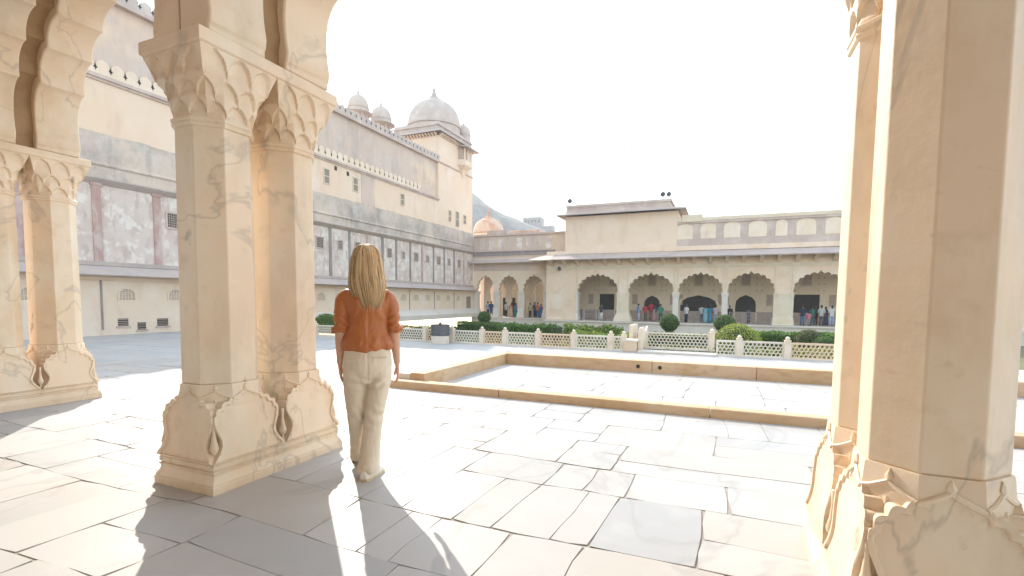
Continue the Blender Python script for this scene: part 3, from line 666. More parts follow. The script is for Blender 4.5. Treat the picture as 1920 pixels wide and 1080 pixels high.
while x < 19:
    w_ = (1.35, 1.2, 1.25, 1.35, .85)[k % 5]
    pl = [(-w_/2, 0), (-w_/2, .95), (-w_/2*.8, 1.15), (-w_/2*.35, 1.28), (0, 1.32), (w_/2*.35, 1.28), (w_/2*.8, 1.15), (w_/2, .95), (w_/2, 0)]
    mb = MB(); mb.prism([(x+u, 6.6+v) for u, v in pl], D+.085, D+.12, (0, 2, 1)); mb.build('blind_panel', M['wallpale'], t); x += w_/2+.62+(1.35, 1.2, 1.25, 1.35, .85)[(k+1) % 5]/2; k += 1
# sloping stone eave and its brackets
mb = MB(); mb.prism([(D, 5.60), (D, 5.34), (D-1.25, 4.95), (D-1.3, 5.03)], -14.9, 20, (1, 2, 0)); ev = mb.build('stone_eave', M['slate'], t)
mb = MB(); mb.add([(-14.9, D, 5.60), (-14.9, D-1.3, 5.03), (-17.2, D-1.3, 5.03), (-15.7, D, 5.60), (-14.9, D, 5.34), (-14.9, D-1.25, 4.95), (-17.15, D-1.25, 4.95), (-15.7, D, 5.34), (-15.7, D+2.6, 5.6), (-17.2, D+2.6, 5.03), (-15.7, D+2.6, 5.34)],
    [(0, 1, 2, 3), (7, 6, 5, 4), (1, 5, 6, 2), (3, 2, 9, 8), (2, 6, 9), (0, 3, 7, 4), (0, 4, 5, 1), (7, 10, 9, 6)]); mb.build('eave_corner', M['wallpale'], t)
x = -15.2
while x < 19.5:
    mb = MB(); mb.prism([(D, 5.28), (D-1.0, 4.98), (D-1.0, 4.90), (D-.55, 4.80), (D-.2, 4.60), (D, 4.45)], x, x+.27, (1, 2, 0)); mb.build('eave_bracket', M['sand'], t); x += 1.28
mb = MB(); mb.box((-15.7, D-.06, 4.18), (20, D, 4.30)); mb.box((-15.7, D-.03, 4.30), (20, D, 4.45))
for a, b in SP:
    for xx in (a-.16, b+.04): mb.box((xx, D-.04, 2.0), (xx+.12, D, 4.18))
mb.build('frieze', M['sandpale'], t)
# white marble columns between arches, spreading feet
for x, wd, m_ in ((-3.72, .24, 'kerbtop'), (.225, .225, 'kerbtop'), (-12.62, .10, 'kerbtop'), (-8.74, .1, 'sandpale'), (-7.88, .1, 'sandpale'), (3.98, .12, 'sandpale'), (5.17, .12, 'sandpale'), (9.15, .24, 'kerbtop')):
    mb = MB(); r = wd
    mb.loft([[(x-a, D-.05-b, z), (x+a, D-.05-b, z), (x+a, D+.6+b, z), (x-a, D+.6+b, z)] for a, b, z in ((r*1.5, .12, PZ), (r*1.5, .12, PZ+.12), (r*1.25, .06, PZ+.5), (r*1.02, .0, PZ+.62), (r*1.02, 0, 1.55), (r*1.35, .06, 1.92), (r*1.4, .06, 2.0))])
    mb.build('pier', M[m_], t)
for x in (4.575, -8.31):
    mb = MB(); r = .55
    mb.loft([[(x-a, D-.02-b, z), (x+a, D-.02-b, z), (x+a, D+.57+b, z), (x-a, D+.57+b, z)] for a, b, z in ((.80, .22, PZ), (.76, .2, PZ+.25), (.56, .04, PZ+.75), (.52, .02, 1.0), (.52, .02, 1.9))])
    mb.build('pier', M['sandpale'], t)
YB = D+4.6
def doorway(x, w_, h_, arched, parent, y=YB):
    poly = [(-w_/2, 0)]+([(-w_/2, h_*.62), (-w_/2*.93, h_*.78), (-w_/2*.6, h_*.91), (0, h_), (w_/2*.6, h_*.91), (w_/2*.93, h_*.78), (w_/2, h_*.62)] if arched else [(-w_/2, h_), (w_/2, h_)])+[(w_/2, 0)]
    mb = MB(); mb.prism([(x+u, PZ+v) for u, v in poly], y-.012, y+.05, (0, 2, 1)); d = mb.build('doorway', M['dark'], parent)  # dark slab on the wall paints the shaded interior
    q = [(u*1.14, v*1.06) for u, v in poly]; n = len(poly)
    mb = MB(); vs = [(x+u, y-.07, PZ+v) for u, v in q]+[(x+u, y-.07, PZ+v) for u, v in poly]+[(x+u, y, PZ+v) for u, v in q]+[(x+u, y-.01, PZ+v) for u, v in poly]
    mb.add(vs, [(i, i+1, n+i+1, n+i) for i in range(n-1)]+[(i, 2*n+i, 2*n+i+1, i+1) for i in range(n-1)]+[(n+i, n+i+1, 3*n+i+1, 3*n+i) for i in range(n-1)])
    o = mb.build('door_frame', M['inner'], None); o.parent = d
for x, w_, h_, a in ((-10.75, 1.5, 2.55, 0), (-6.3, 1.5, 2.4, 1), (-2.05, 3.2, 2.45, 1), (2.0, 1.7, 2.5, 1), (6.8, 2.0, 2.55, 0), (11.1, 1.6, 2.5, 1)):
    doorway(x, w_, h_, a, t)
    mb = MB(); xx = x+(.6 if x < -10 else 0)
    for u in (-.42, .36): mb.box((xx+u-.05, YB-.08, 2.75), (xx+u+.05, YB, 3.75))
    mb.box((xx-.47, YB-.08, 3.75), (xx+.41, YB, 3.87)); mb.box((xx-.47, YB-.08, 2.63), (xx+.41, YB, 2.75)); fr = mb.build('window', M['sandpale'], t)
    mb = MB(); mb.box((xx-.37, YB-.03, 2.75), (xx+.31, YB+.02, 3.75)); o = mb.build('lattice', M['lattice'], None); o.parent = fr
    mb = MB()
    for u in (-1.3, -.9, .9, 1.3):
        for v in (2.2, 2.75, 3.3): mb.box((x+u-.05, YB-.015, v), (x+u+.05, YB+.02, v+.13))
    for u in (-1.9, 1.7): mb.box((x+u, YB-.04, .9), (x+u+.5, YB, 1.9))
    mb.build_each('carved_niche', M['lattice'], t)
mb = MB(); mb.box((-15.0, YB-.05, PZ), (20, YB, PZ+.95)); mb.build('dado', M['lattice'], t)
mb = MB(); mb.box((-15.05, D-.04, .35), (-14.2, D+.0, 1.75)); mb.build('blind_panel', M['wallpale'], t)
# recessed side arcade in the corner
D2 = 47.5
t2 = thing('side_arcade', 'pale grey plastered side arcade with three scalloped arches in the courtyard corner', 'building', (-20.8, D2, -1.62))
SP2 = [(-24.5, -22.55), (-21.83, -19.75), (-19.0, -16.9)]
mb = MB(); arcade_front(mb, SP2, -25, -15.72, 5.6, D2, D2+.5, 2.1, 3.75, 4); mb.build('arcade_front', M['wallpale'], t2)
mb = MB(); mb.box((-25, D2-.35, -1.62), (-15.72, D2+8, PZ-.02)); mb.box((-25, D2-.45, PZ-.12), (-15.82, D2-.35, PZ-.01)); mb.build('arcade_plinth', M['kerbtop'], t2)
mb = MB(); mb.box((-25, D2+5.5, PZ), (-15.72, D2+6, 5.6)); mb.box((-25, D2+.5, 4.6), (-15.72, D2+5.5, 4.9)); mb.build('inner_wall', M['inner'], t2)
mb = MB(); arcade_front(mb, [(-24.3, -22.3), (-21.6, -19.5), (-18.8, -16.6)], -24.99, -15.73, 4.6, D2+2.6, D2+2.9, 1.9, 3.3, 4); mb.build('inner_arches', M['inner'], t2)
mb = MB(); mb.box((-25.9, D2+.05, 5.6), (-13.9, D2+1, 8.0)); mb.build('parapet_wall', M['mauve'], t2)
mb = MB(); mb.box((-25.0, D2-.02, 5.9), (-15.7, D2+.05, 6.25)); mb.box((-25.0, D2-.08, 6.25), (-15.7, D2+.05, 6.36)); mb.build('parapet_moulding', M['darkstrip'], t2)
for i in range(8):
    x = -24.2+i*1.07; mb = MB(); mb.box((x, D2+.02, 6.55), (x+.62, D2+.051, 7.7)); mb.build('blind_panel', M['wallgrey' if i % 3 == 0 else 'wall'], t2)
mb = MB(); mb.box((-24.9, D2-.1, 7.98), (-13.9, D2+1.1, 8.16)); mb.box((-23.3, D2-.12, 8.16), (-21.0, D2+1.1, 8.55)); mb.build('parapet_coping', M['pinkstone'], t2)
mb = MB(); mb.prism([(D2, 5.55), (D2, 5.30), (D2-.75, 5.06), (D2-.8, 5.13)], -25, -15.7, (1, 2, 0)); mb.build('stone_eave', M['slate'], t2)
mb = MB(); mb.box((-25, D2-.04, 4.3), (-15.72, D2, 4.9)); mb.build('frieze', M['mauve'], t2)
for x in (-24.7, -22.19, -19.375, -16.6):
    mb = MB(); r = .24
    mb.loft([[(x-a, D2-.05-b, z), (x+a, D2-.05-b, z), (x+a, D2+.55+b, z), (x-a, D2+.55+b, z)] for a, b, z in ((r*1.7, .14, PZ), (r*1.7, .14, PZ+.2), (r*1.3, .08, PZ+.7), (r*.95, 0, PZ+.95), (r*.95, 0, 1.7), (r*1.3, .06, 2.05), (r*1.35, .06, 2.12))])
    mb.build('pier', M['kerbtop'], t2)
for x in (-23.6, -22.6, -18.0): doorway(x, .6, 2.1, 0, t2, D2+5.5)
# ---------------------------------------------------------------- dome beyond, hill, hill fort
t = thing('domed_kiosk', 'low rust streaked dome showing above the corner roofline', 'building', (-28.3, 58, -.46))
o = dome_at((-28.3, 58, 9.9), 1.95, 2.15, t, M['domered'], .8, fin=.9)
mb = MB(); mb.lathe((-28.3, 58, 0), [(2.1, -.6), (2.1, 9.4), (2.35, 9.45), (2.35, 9.6), (1.9, 9.7)], 8); mb.build('kiosk_body', M['sand'], t)
mb = MB(); mb.box((-25.0, 56, -.6), (-20.5, 58, 9.6)); mb.box((-25.0, 55.9, 9.6), (-20.5, 58.1, 9.75)); mb.build('side_block', M['pinkstone'], t)
PK = [(-700, 30), (-420, 90), (-300, 118), (-230, 112), (-186, 90), (-168, 78), (-157, 69), (-146, 62), (-135, 58.5), (-127, 54), (-118, 51), (-106, 46), (-90, 38), (-60, 26), (-20, 12), (60, 4), (300, 0), (700, 0)]
def pk(x):
    for (a, p), (b, q) in zip(PK[:-1], PK[1:]):
        if a <= x <= b: return p+(q-p)*(x-a)/(b-a)
    return 0
vs, fs = [], []; NX, NY = 150, 36
for j in range(NY+1):
    for i in range(NX+1):
        s = i/NX; x = -420+560*s; yy = 210+200*j/NY
        f = max(0, 1-abs(yy-320)/112); prof = math.sin(f*math.pi/2)**1.1
        xx = x*(yy/320); h = pk(x)*prof*(yy/320 if yy > 320 else 1)
        h += (5.0*noise.fractal((xx*.03, yy*.03, 1), 1, 2, 4)*prof*(1-prof)*3+.9*noise.noise((xx*.16, yy*.16, 4))*(prof > .02))
        vs.append((xx, yy, h-1.5))
for j in range(NY):
    for i in range(NX): a = j*(NX+1)+i; fs.append((a, a+1, a+NX+2, a+NX+1))
mb = MB(); mb.add(vs, fs); struct('hill', mb, M['hill'], smooth=True)
t = thing('hill_fort', 'small ruined stone fort with window holes on the distant ridge', 'fort', (-120, 318, 50))
mb = MB(); x = -127.5
strip = [(-127.5, 40), (-126.2, 40), (-126.2, 54.6), (-125.2, 54.6), (-125.2, 40), (-124.3, 40)]
mb.box((-128, 316, 40), (-114.5, 322, 53.6)); mb.box((-128, 316, 55.6), (-114.5, 322, 57))
for i in range(6): mb.box((-128+i*2.45, 316, 53.6), (-128+i*2.45+1.25, 322, 55.6))
for i in range(9): mb.box((-128+i*1.5, 316, 57), (-128+i*1.5+.9, 317, 57.7))
mb.box((-114.5, 317, 38), (-106.5, 322, 51.2)); mb.box((-137, 318, 40), (-128, 322, 53.8)); mb.build('fort_wall', M['fort'], t)
# ---------------------------------------------------------------- foliage
def leaf_pile(mb, pts, size, cols, rnd, normals=None):
    for i, p in enumerate(pts):
        s = size*rnd.uniform(.6, 1.3)
        a = Vector((rnd.gauss(0, 1), rnd.gauss(0, 1), rnd.gauss(0, 1))).normalized()
        if normals: a = (a*.9+Vector(normals[i])*.6).normalized()
        u = a.orthogonal().normalized(); u.rotate(Matrix.Rotation(rnd.uniform(0, 6.28), 3, a)); v = a.cross(u)
        p = Vector(p); c = rnd.choice(cols); k = rnd.uniform(.75, 1.25); c = tuple(x*k for x in c)
        mb.add([tuple(p-u*s), tuple(p+v*s*.45), tuple(p+u*s), tuple(p-v*s*.45)], [(0, 1, 2, 3)], c)
GREEN = [(.07, .15, .02), (.10, .19, .025), (.05, .11, .015), (.13, .22, .035)]
LIME = [(.28, .34, .04), (.36, .40, .06), (.18, .26, .03), (.42, .42, .09)]
MID = [(.11, .23, .025), (.15, .28, .03), (.08, .17, .02)]
def ellipsoid_bush(name, label, cat, c, r, zs, cols, n, size, group=None, trunk=None, flat=False, pt=0.0):
    root = thing(name, label, cat, (c[0], c[1], c[2]-r*zs if not trunk else trunk), group); rnd = random.Random(int(abs(c[0]*100)+abs(c[1])*7))
    mb = MB(); pts = []; nr = []
    while len(pts) < n:
        d = Vector((rnd.gauss(0, 1), rnd.gauss(0, 1), rnd.gauss(0, 1))).normalized()
        if flat and d.z < -.15: continue
        q = 1+.05*noise.noise(d*2.3+Vector(c))+rnd.uniform(-.07, .025)
        rr = r*q*(1-pt*max(0, -d.z)**2*.0)
        nar = 1-pt*max(0, -d.z)**1.5*.55
        pts.append((c[0]+d.x*rr*nar, c[1]+d.y*rr*nar, c[2]+d.z*rr*zs)); nr.append(d)
    leaf_pile(mb, pts, size, cols, rnd, nr); mb.build('foliage', M['hedge'], root)
    mb = MB(); prof = [(.02, -1), (.42*(1-pt*.4), -.88), (.75*(1-pt*.25), -.6), (.92, -.2), (.93, .2), (.72, .6), (.42, .86), (.02, .95)]
    if flat: prof = [(.9, -.2)]+prof[3:]
    mb.lathe(c, [(a*r*.95, z*r*zs*.95) for a, z in prof], 16); mb.build('dark_core', M['leafcore'], root, smooth=True)
    if trunk is not None:
        mb = MB(); mb.tube([(c[0], c[1], trunk), (c[0]+.03, c[1], c[2]-r*zs*.6)], [.07, .05], 8); mb.build('trunk', M['bark'], root)
    return root
ellipsoid_bush('topiary_tree', 'round clipped topiary ball left of centre, in front of the side arcade', 'topiary', (-13.44, 27, .12), .40, 1.05, GREEN, 2600, .032, 'clipped topiary balls', -1.62, pt=1)
ellipsoid_bush('topiary_tree', 'round clipped topiary ball standing before the second wide arch', 'topiary', (-2.51, 27, .08), .50, 1.05, GREEN, 3400, .034, 'clipped topiary balls', -1.62, pt=1)
ellipsoid_bush('topiary_tree', 'round clipped topiary ball partly behind the yellow green dome bush', 'topiary', (.17, 27, .10), .52, 1.0, GREEN, 3400, .034, 'clipped topiary balls', -1.62, pt=1)
ellipsoid_bush('dome_bush', 'bright yellow green dome shaped bush behind the white lattice fence', 'bush', (.55, 19.3, -.40), .84, 1.05, LIME, 5200, .030, None, None, True)
ellipsoid_bush('dome_bush', 'dark green dome shaped bush at left beside the woman and column', 'bush', (-21.2, 22, -.55), .98, .92, MID, 4200, .040, None, None, True)
ellipsoid_bush('dome_bush', 'olive rounded bush on the hedge end at far right', 'bush', (3.30, 23.0, -.25), .52, .8, [(.13, .13, .03), (.10, .12, .03)], 1800, .034, 'rounded bushes at the right end of the hedge')
ellipsoid_bush('dome_bush', 'smaller dark green rounded bush touching the right hand column', 'bush', (3.72, 22.3, -.42), .42, .9, GREEN, 1600, .034, 'rounded bushes at the right end of the hedge')
def hedge(label, x0, x1, y0, y1, z0, z1, cols, n, size, rough=.12, seed=1, name='hedge'):
    root = thing(name, label, 'hedge', ((x0+x1)/2, (y0+y1)/2, z0), 'garden hedges'); rnd = random.Random(seed); mb = MB(); pts = []; nr = []
    def gap(x): return rough > .1 and noise.noise((x*1.15, seed*7.3, 0)) < -.30
    def top(x, y): return z1+rough*noise.noise((x*1.7, y*1.7, seed))
    for _ in range(n):
        x = rnd.uniform(x0, x1); y = rnd.uniform(y0, y1)
        if gap(x): continue
        tp = z1+rough*noise.noise((x*1.7, y*1.7, seed))+rough*.7*noise.noise((x*5, y*5, seed))
        if rnd.random() < .5: pts.append((x, y0+rnd.uniform(-.05, .08), rnd.uniform(z0+(tp-z0)*.35, tp))); nr.append((0, -1, .3))
        else: pts.append((x, y, tp+rnd.uniform(-.08, .04))); nr.append((0, 0, 1))
    leaf_pile(mb, pts, size, cols, rnd, nr); mb.build('foliage', M['hedge'], root)
    mb = MB(); x = x0+.06
    while x < x1-.1:
        if not gap(x+.12): mb.box((x, y0+.08, z0), (min(x+.25, x1-.06), y1-.06, top(x+.12, y0)-.13))
        x += .25
    mb.build('dark_core', M['leafcore'], root)
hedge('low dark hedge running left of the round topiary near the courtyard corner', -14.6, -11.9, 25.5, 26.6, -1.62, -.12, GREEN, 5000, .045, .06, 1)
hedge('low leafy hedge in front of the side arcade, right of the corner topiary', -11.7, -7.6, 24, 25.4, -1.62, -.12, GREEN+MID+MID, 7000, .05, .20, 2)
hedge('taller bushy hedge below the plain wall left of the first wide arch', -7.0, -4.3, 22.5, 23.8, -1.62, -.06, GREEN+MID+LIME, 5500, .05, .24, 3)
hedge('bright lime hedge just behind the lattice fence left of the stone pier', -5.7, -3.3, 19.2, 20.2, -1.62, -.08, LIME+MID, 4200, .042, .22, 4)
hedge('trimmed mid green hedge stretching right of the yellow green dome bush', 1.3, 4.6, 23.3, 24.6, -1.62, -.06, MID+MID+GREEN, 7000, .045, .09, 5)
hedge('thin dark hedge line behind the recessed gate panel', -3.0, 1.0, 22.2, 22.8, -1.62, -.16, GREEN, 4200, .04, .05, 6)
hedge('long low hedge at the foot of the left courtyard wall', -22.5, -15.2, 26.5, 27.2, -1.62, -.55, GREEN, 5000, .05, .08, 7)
mb = MB(); rnd = random.Random(4); pts = [(rnd.uniform(-24, 12), rnd.uniform(17.3, 43), -1.60+rnd.uniform(0, .1)) for _ in range(14000)]
for _ in range(5200):
    x = rnd.uniform(1.9, 5.2); pts.append((x, rnd.uniform(17.3, 18.6), rnd.uniform(-1.5, -.15)))
for _ in range(9000):
    x = rnd.uniform(-11, 1.9); pts.append((x, rnd.uniform(17.25, 18.4), rnd.uniform(-1.5, -.22+.12*noise.noise((x*1.3, 0, 3)))))
leaf_pile(mb, pts, .045, LIME+[(.34, .30, .12), (.52, .46, .30), (.20, .28, .05)], rnd); tag(mb.build('ground_cover', M['hedge']), 'yellow green ground cover plants growing in the sunken garden', 'plants', kind='stuff')
# ---------------------------------------------------------------- lattice fence
def jali_panel(mb, x0, x1, y, z0, z1, th=.05, cell=.118):
    e = .045
    mb.box((x0, y, z0), (x1, y+th, z0+e)); mb.box((x0, y, z1-e), (x1, y+th, z1)); mb.box((x0, y, z0+e), (x0+e, y+th, z1-e)); mb.box((x1-e, y, z0+e), (x1, y+th, z1-e))
    # hexagonal tracery
    a = cell/math.sqrt(3); row = 0; z = z0+e
    def seg(p, q):
        p = [min(max(p[0], x0+e*.6), x1-e*.6), min(max(p[1], z0+e*.6), z1-e*.6)]; q = [min(max(q[0], x0+e*.6), x1-e*.6), min(max(q[1], z0+e*.6), z1-e*.6)]
        dx, dz = q[0]-p[0], q[1]-p[1]; L = math.hypot(dx, dz)
        if L < .01: return
        nx, nz = -dz/L*.0155, dx/L*.0155
        mb.prism([(p[0]+nx, p[1]+nz), (q[0]+nx, q[1]+nz), (q[0]-nx, q[1]-nz), (p[0]-nx, p[1]-nz)], y+.006, y+th-.006, (0, 2, 1))
    while z < z1:
        x = x0+(cell/2 if row % 2 else 0)
        while x < x1+cell:
            T = (x, z+a); 
            seg((x, z), (x, z+a)) ; seg((x, z+a), (x+cell/2, z+1.5*a)); seg((x, z+a), (x-cell/2, z+1.5*a))
            x += cell
        z += 1.5*a; row += 1
def fence_post(mb, x, y, z0, z1, w_=.085):
    mb.box((x-w_, y-w_, z0), (x+w_, y+w_, z1)); mb.box((x-w_*1.12, y-w_*1.12, z1), (x+w_*1.12, y+w_*1.12, z1+.03))
def knob(mb, x, y, z): mb.lathe((x, y, z), [(.045, 0), (.04, .012), (.058, .028), (.066, .055), (.056, .085), (.03, .11), (.008, .12)], 12)
FY = 16.9
def fence(label, xs, y=FY, z0=-.45, top=None, pink=(), posts=None, gate=False):
    t = thing('lattice_fence', label, 'fence', ((xs[0]+xs[-1])/2, y, z0), 'pierced stone fences')
    top = top if top is not None else .06
    for i, (a, b) in enumerate(zip(xs[:-1], xs[1:])):
        mb = MB(); jali_panel(mb, a+.085, b-.085, y-.025, z0+.02, top); mb.build('lattice_panel', M['jalipink' if i in pink else 'jali'], t)
    for i, x in enumerate(xs):
        if posts is not None and i not in posts: continue
        mb = MB(); fence_post(mb, x, y, z0, top+.035); p = mb.build('post', M['post'], t, bevel=.006)
        mb = MB(); knob(mb, x, y, top+.06); sub(mb.build('knob', M['post'], None, smooth=True), p)
    mb = MB(); mb.box((xs[0]-.1, y-.14, z0-.01), (xs[-1]+.1, y+.12, z0+.035)); mb.build('fence_kerb', M['kerbtop'], t)
    return t
fence('pierced lattice fence between the left columns and the grey bin, seen past the woman', [-20.4, -18.7, -17.0, -15.5, -14.0, -12.5, -11.1, -10.35, -9.95], pink=(1, 6, 7), posts=range(0, 8))
fence('long pierced white lattice fence between the grey bin and the stone pier', [-9.83, -8.5, -7.53, -6.19, -4.83, -3.50, -3.05], pink=(1, 3))
fence('pierced white lattice fence at right in front of the yellow green dome bush', [-.20, .55, 1.88, 3.35, 4.8], pink=(2,), posts=(1, 2, 3, 4))
t = fence('recessed pierced lattice gate panel standing above a white step', [-2.5, -.26], y=17.45, z0=-.36, top=.2)
mb = MB(); mb.box((-2.55, 16.55, -.452), (-.1, 17.2, -.385)); mb.build('step', M['kerbtop'], t, bevel=.01)
t = thing('stone_pier', 'squat ochre stone pier with sloping pierced side walls beside the gate panel', 'pier', (-2.83, 16.9, -.45))
mb = MB(); mb.box((-3.02, 16.75, -.45), (-2.6, 17.5, -.10)); mb.build('pier_block', M['jalipink'], t, bevel=.01)
mb = MB(); mb.box((-3.05, 16.72, -.098), (-2.57, 17.5, -.05)); mb.build('cap_slab', M['kerbtop'], t)
mb = MB(); mb.box((-3.0, 17.6, -.5), (-2.86, 18.6, .42)); mb.prism([(18.6, .36), (18.6, -.5), (17.6, -.5), (17.6, -.05)], -2.56, -2.48, (1, 2, 0)); mb.build_each('stair_wall', M['post'], t)
mb = MB(); fence_post(mb, -2.5, 16.98, -.45, .24, .08); p = mb.build('post', M['post'], t); mb = MB(); knob(mb, -2.5, 16.98, .27); sub(mb.build('knob', M['post'], None, smooth=True), p)
# bin
t = thing('litter_bin', 'dark grey cylindrical litter bin on a pale base in front of the lattice fence', 'bin', (-10.05, 16.35, -.45))
mb = MB(); mb.lathe((-10.05, 16.35, -.45), [(.36, 0), (.36, .02), (.35, .30), (.33, .32)], 28); mb.build('base', M['binbase'], t, auto=40)
mb = MB(); mb.lathe((-10.05, 16.35, -.45), [(.345, .315), (.365, .33), (.365, .70), (.375, .71), (.375, .74), (.34, .74), (.33, .60)], 28, cap=False); mb.lathe((-10.05, 16.35, -.45), [(.02, .66), (.335, .66)], 28, cap=False); mb.build('drum', M['binmetal'], t, auto=40)
mb = MB(); mb.lathe((-10.05, 16.35, -.45), [(.02, .66), (.05, .74), (.06, .80), (.03, .83), (.005, .835)], 10); mb.build('lid_knob', M['iron'], t, smooth=True)
# ---------------------------------------------------------------- lamps on the roofs, railings
def floodlight(x, y, z, rz, label):
    t = thing('floodlight', label, 'floodlight', (x, y, z), 'floodlights on the far roof')
    mb = MB(); mb.tube([(x, y, z), (x, y, z+.28)], .03, 8); mb.build('bracket', M['iron'], t)
    mb = MB(Matrix.Translation((x, y, z+.42)) @ Matrix.Rotation(rz, 4, 'Z') @ Matrix.Rotation(R(-65), 4, 'X')); mb.lathe((0, 0, 0), [(.05, -.16), (.12, -.12), (.20, .08), (.22, .12), (.18, .10), (.02, .08)], 16, cap=False); mb.build('lamp_head', M['iron'], t, auto=40)
floodlight(-13.5, D+.2, 10.16, .5, 'small dark floodlight on the left end of the roof block parapet')
floodlight(-5.05, D+.2, 10.16, .3, 'dark floodlight on the right end of the roof block, left of two')
floodlight(-4.62, D+.25, 10.16, -.4, 'dark floodlight on the right end of the roof block, right of two')
t = thing('wall_lamp', 'small black lamp fixed under the eave on the plain ochre wall', 'lamp', (-14.34, D-.1, 4.25))
mb = MB(); mb.box((-14.40, D-.12, 4.22), (-14.28, D+.0, 4.34)); mb.build('bracket', M['iron'], t)
mb = MB(); mb.lathe((-14.34, D-.24, 4.08), [(.05, 0), (.15, .02), (.15, .28), (.07, .36)], 14); mb.build('lamp_body', M['iron'], t, auto=40)
def railing(x0, x1, label, y=D+1.3):
    t = thing('railing', label, 'railing', ((x0+x1)/2, y, PZ), 'crowd railings inside the arcade')
    for x in (x0+.05, (x0+x1)/2-.5, x1-.05):
        mb = MB(); mb.tube([(x, y, PZ), (x, y, PZ+1.0)], .05, 8); mb.lathe((x, y, PZ), [(.11, 0), (.11, .03), (.05, .05)], 10); mb.build('post', M['steel'], t)
    for z in (.35, .62, .95):
        mb = MB(); mb.tube([(x0, y, PZ+z), (x1, y, PZ+z)], .022, 6); mb.build('rail', M['steel'], t)
railing(-12.3, -10.9, 'steel railing left of the man in the first wide arch', D+.9)
railing(-10.1, -9.0, 'steel railing right of the man in the first wide arch', D+.9)
railing(-3.2, -.2, 'steel railing across the third wide arch', D+2.2)
railing(.6, 3.7, 'steel railing across the fourth wide arch with the dark pointed doorway', D+1.6)
# ---------------------------------------------------------------- visitors in the arcades
CLOTH = {}
def cloth(c):
    if c not in CLOTH: CLOTH[c] = mat('cloth_%d' % (len(CLOTH)+1), c, [(tuple(x*.7 for x in c), 6, .45, .7, .6)], .85)
    return CLOTH[c]
DSKIN = mat('brown_skin', (.30, .17, .10), (), .6); DHAIR = mat('black_hair', (.02, .017, .015), (), .5)
def ell(cx, cy, z, rx, ry, n=12): return [(cx+rx*math.cos(2*math.pi*j/n), cy+ry*math.sin(2*math.pi*j/n), z) for j in range(n)]
def visitor(x, y, label, top, low, h=1.62, kind='man', rz=0, arm=0, z=PZ, bend=0):
    root = thing('person', label, 'person', (x, y, z), 'visitors in the arcades', local=True, rz=rz); s = h/1.7
    def S(r): return [[(p[0]*s, p[1]*s, p[2]*s) for p in ring] for ring in r]
    # body: one surface from feet to crown, arms included
    mb = MB()
    mb.loft(S([ell(0, 0, .80, .13, .09), ell(0, 0, 1.05, .12, .085), ell(0, 0, 1.32, .15, .09), ell(0, 0, 1.42, .08, .06), ell(0, 0, 1.47, .05, .05), ell(0, -.01, 1.52, .055, .06), ell(0, -.015, 1.58, .075, .09), ell(0, -.01, 1.64, .07, .085), ell(0, 0, 1.70, .03, .04)]))
    for sx in (-1, 1):
        e = (sx*.235*s, (.02-.10*arm)*s, 1.08*s); hnd = (sx*(.24-.08*arm)*s, (-.05-.22*arm)*s, (.84+.30*arm)*s)
        mb.tube([(sx*.15*s, 0, 1.36*s), (sx*.20*s, .01, 1.30*s), e, hnd, (hnd[0], hnd[1]-.03*s, hnd[2]-.09*s)], [.055*s, .05*s, .04*s, .03*s, .025*s], 8)
        mb.tube([(sx*.085*s, 0, .86*s), (sx*.09*s, 0, .47*s), (sx*.09*s, .01, .09*s), (sx*.09*s, -.06*s, .045*s), (sx*.09*s, -.15*s, .03*s)], [.08*s, .055*s, .042*s, .045*s, .03*s], 8)
    mb.build('body', DSKIN, root, smooth=True)
    mb = MB(); mb.loft(S([ell(0, 0, .78, .18, .125), ell(0, 0, .95, .165, .115), ell(0, 0, 1.15, .165, .11), ell(0, 0, 1.30, .20, .115), ell(0, 0, 1.40, .13, .085), ell(0, 0, 1.43, .07, .07)]))
    for sx in (-1, 1): mb.tube([(sx*.15*s, 0, 1.36*s), (sx*.205*s, .01, 1.30*s), (sx*.24*s, (.02-.06*arm)*s, (1.06+.02*arm)*s)], [.07*s, .068*s, .06*s], 8)
    mb.build('shirt', cloth(top), root, smooth=True)
    mb = MB()
    if kind == 'man':
        mb.loft(S([ell(0, 0, .70, .165, .12), ell(0, 0, .85, .17, .12), ell(0, 0, .93, .16, .11)]))
        for sx in (-1, 1): mb.tube([(sx*.085*s, 0, .82*s), (sx*.095*s, -.01, .47*s), (sx*.10*s, .01, .06*s)], [.10*s, .08*s, .07*s], 10)
        mb.build('trousers', cloth(low), root, smooth=True)
    else:
        mb.loft(S([ell(0, 0, .04, .27, .22), ell(0, 0, .4, .22, .18), ell(0, 0, .75, .19, .14), ell(0, 0, .95, .16, .12)])); mb.loft(S([ell(.08, .09, .45, .10, .03), ell(.06, .11, .9, .13, .03), ell(-.02, .11, 1.35, .10, .03)]))
        mb.build('skirt', cloth(low), root, smooth=True)
    mb = MB(); mb.loft(S([ell(0, .03, 1.50 if kind == 'man' else 1.34, .06, .05), ell(0, .028, 1.57, .083, .085), ell(0, .015, 1.64, .083, .092), ell(0, .01, 1.70, .055, .065), ell(0, .01, 1.725, .015, .02)])); mb.build('hair', DHAIR, root, smooth=True)
W_, NV, JN, BK = (.62, .62, .62), (.025, .03, .06), (.10, .15, .26), (.02, .02, .022)
y1 = D+1.3
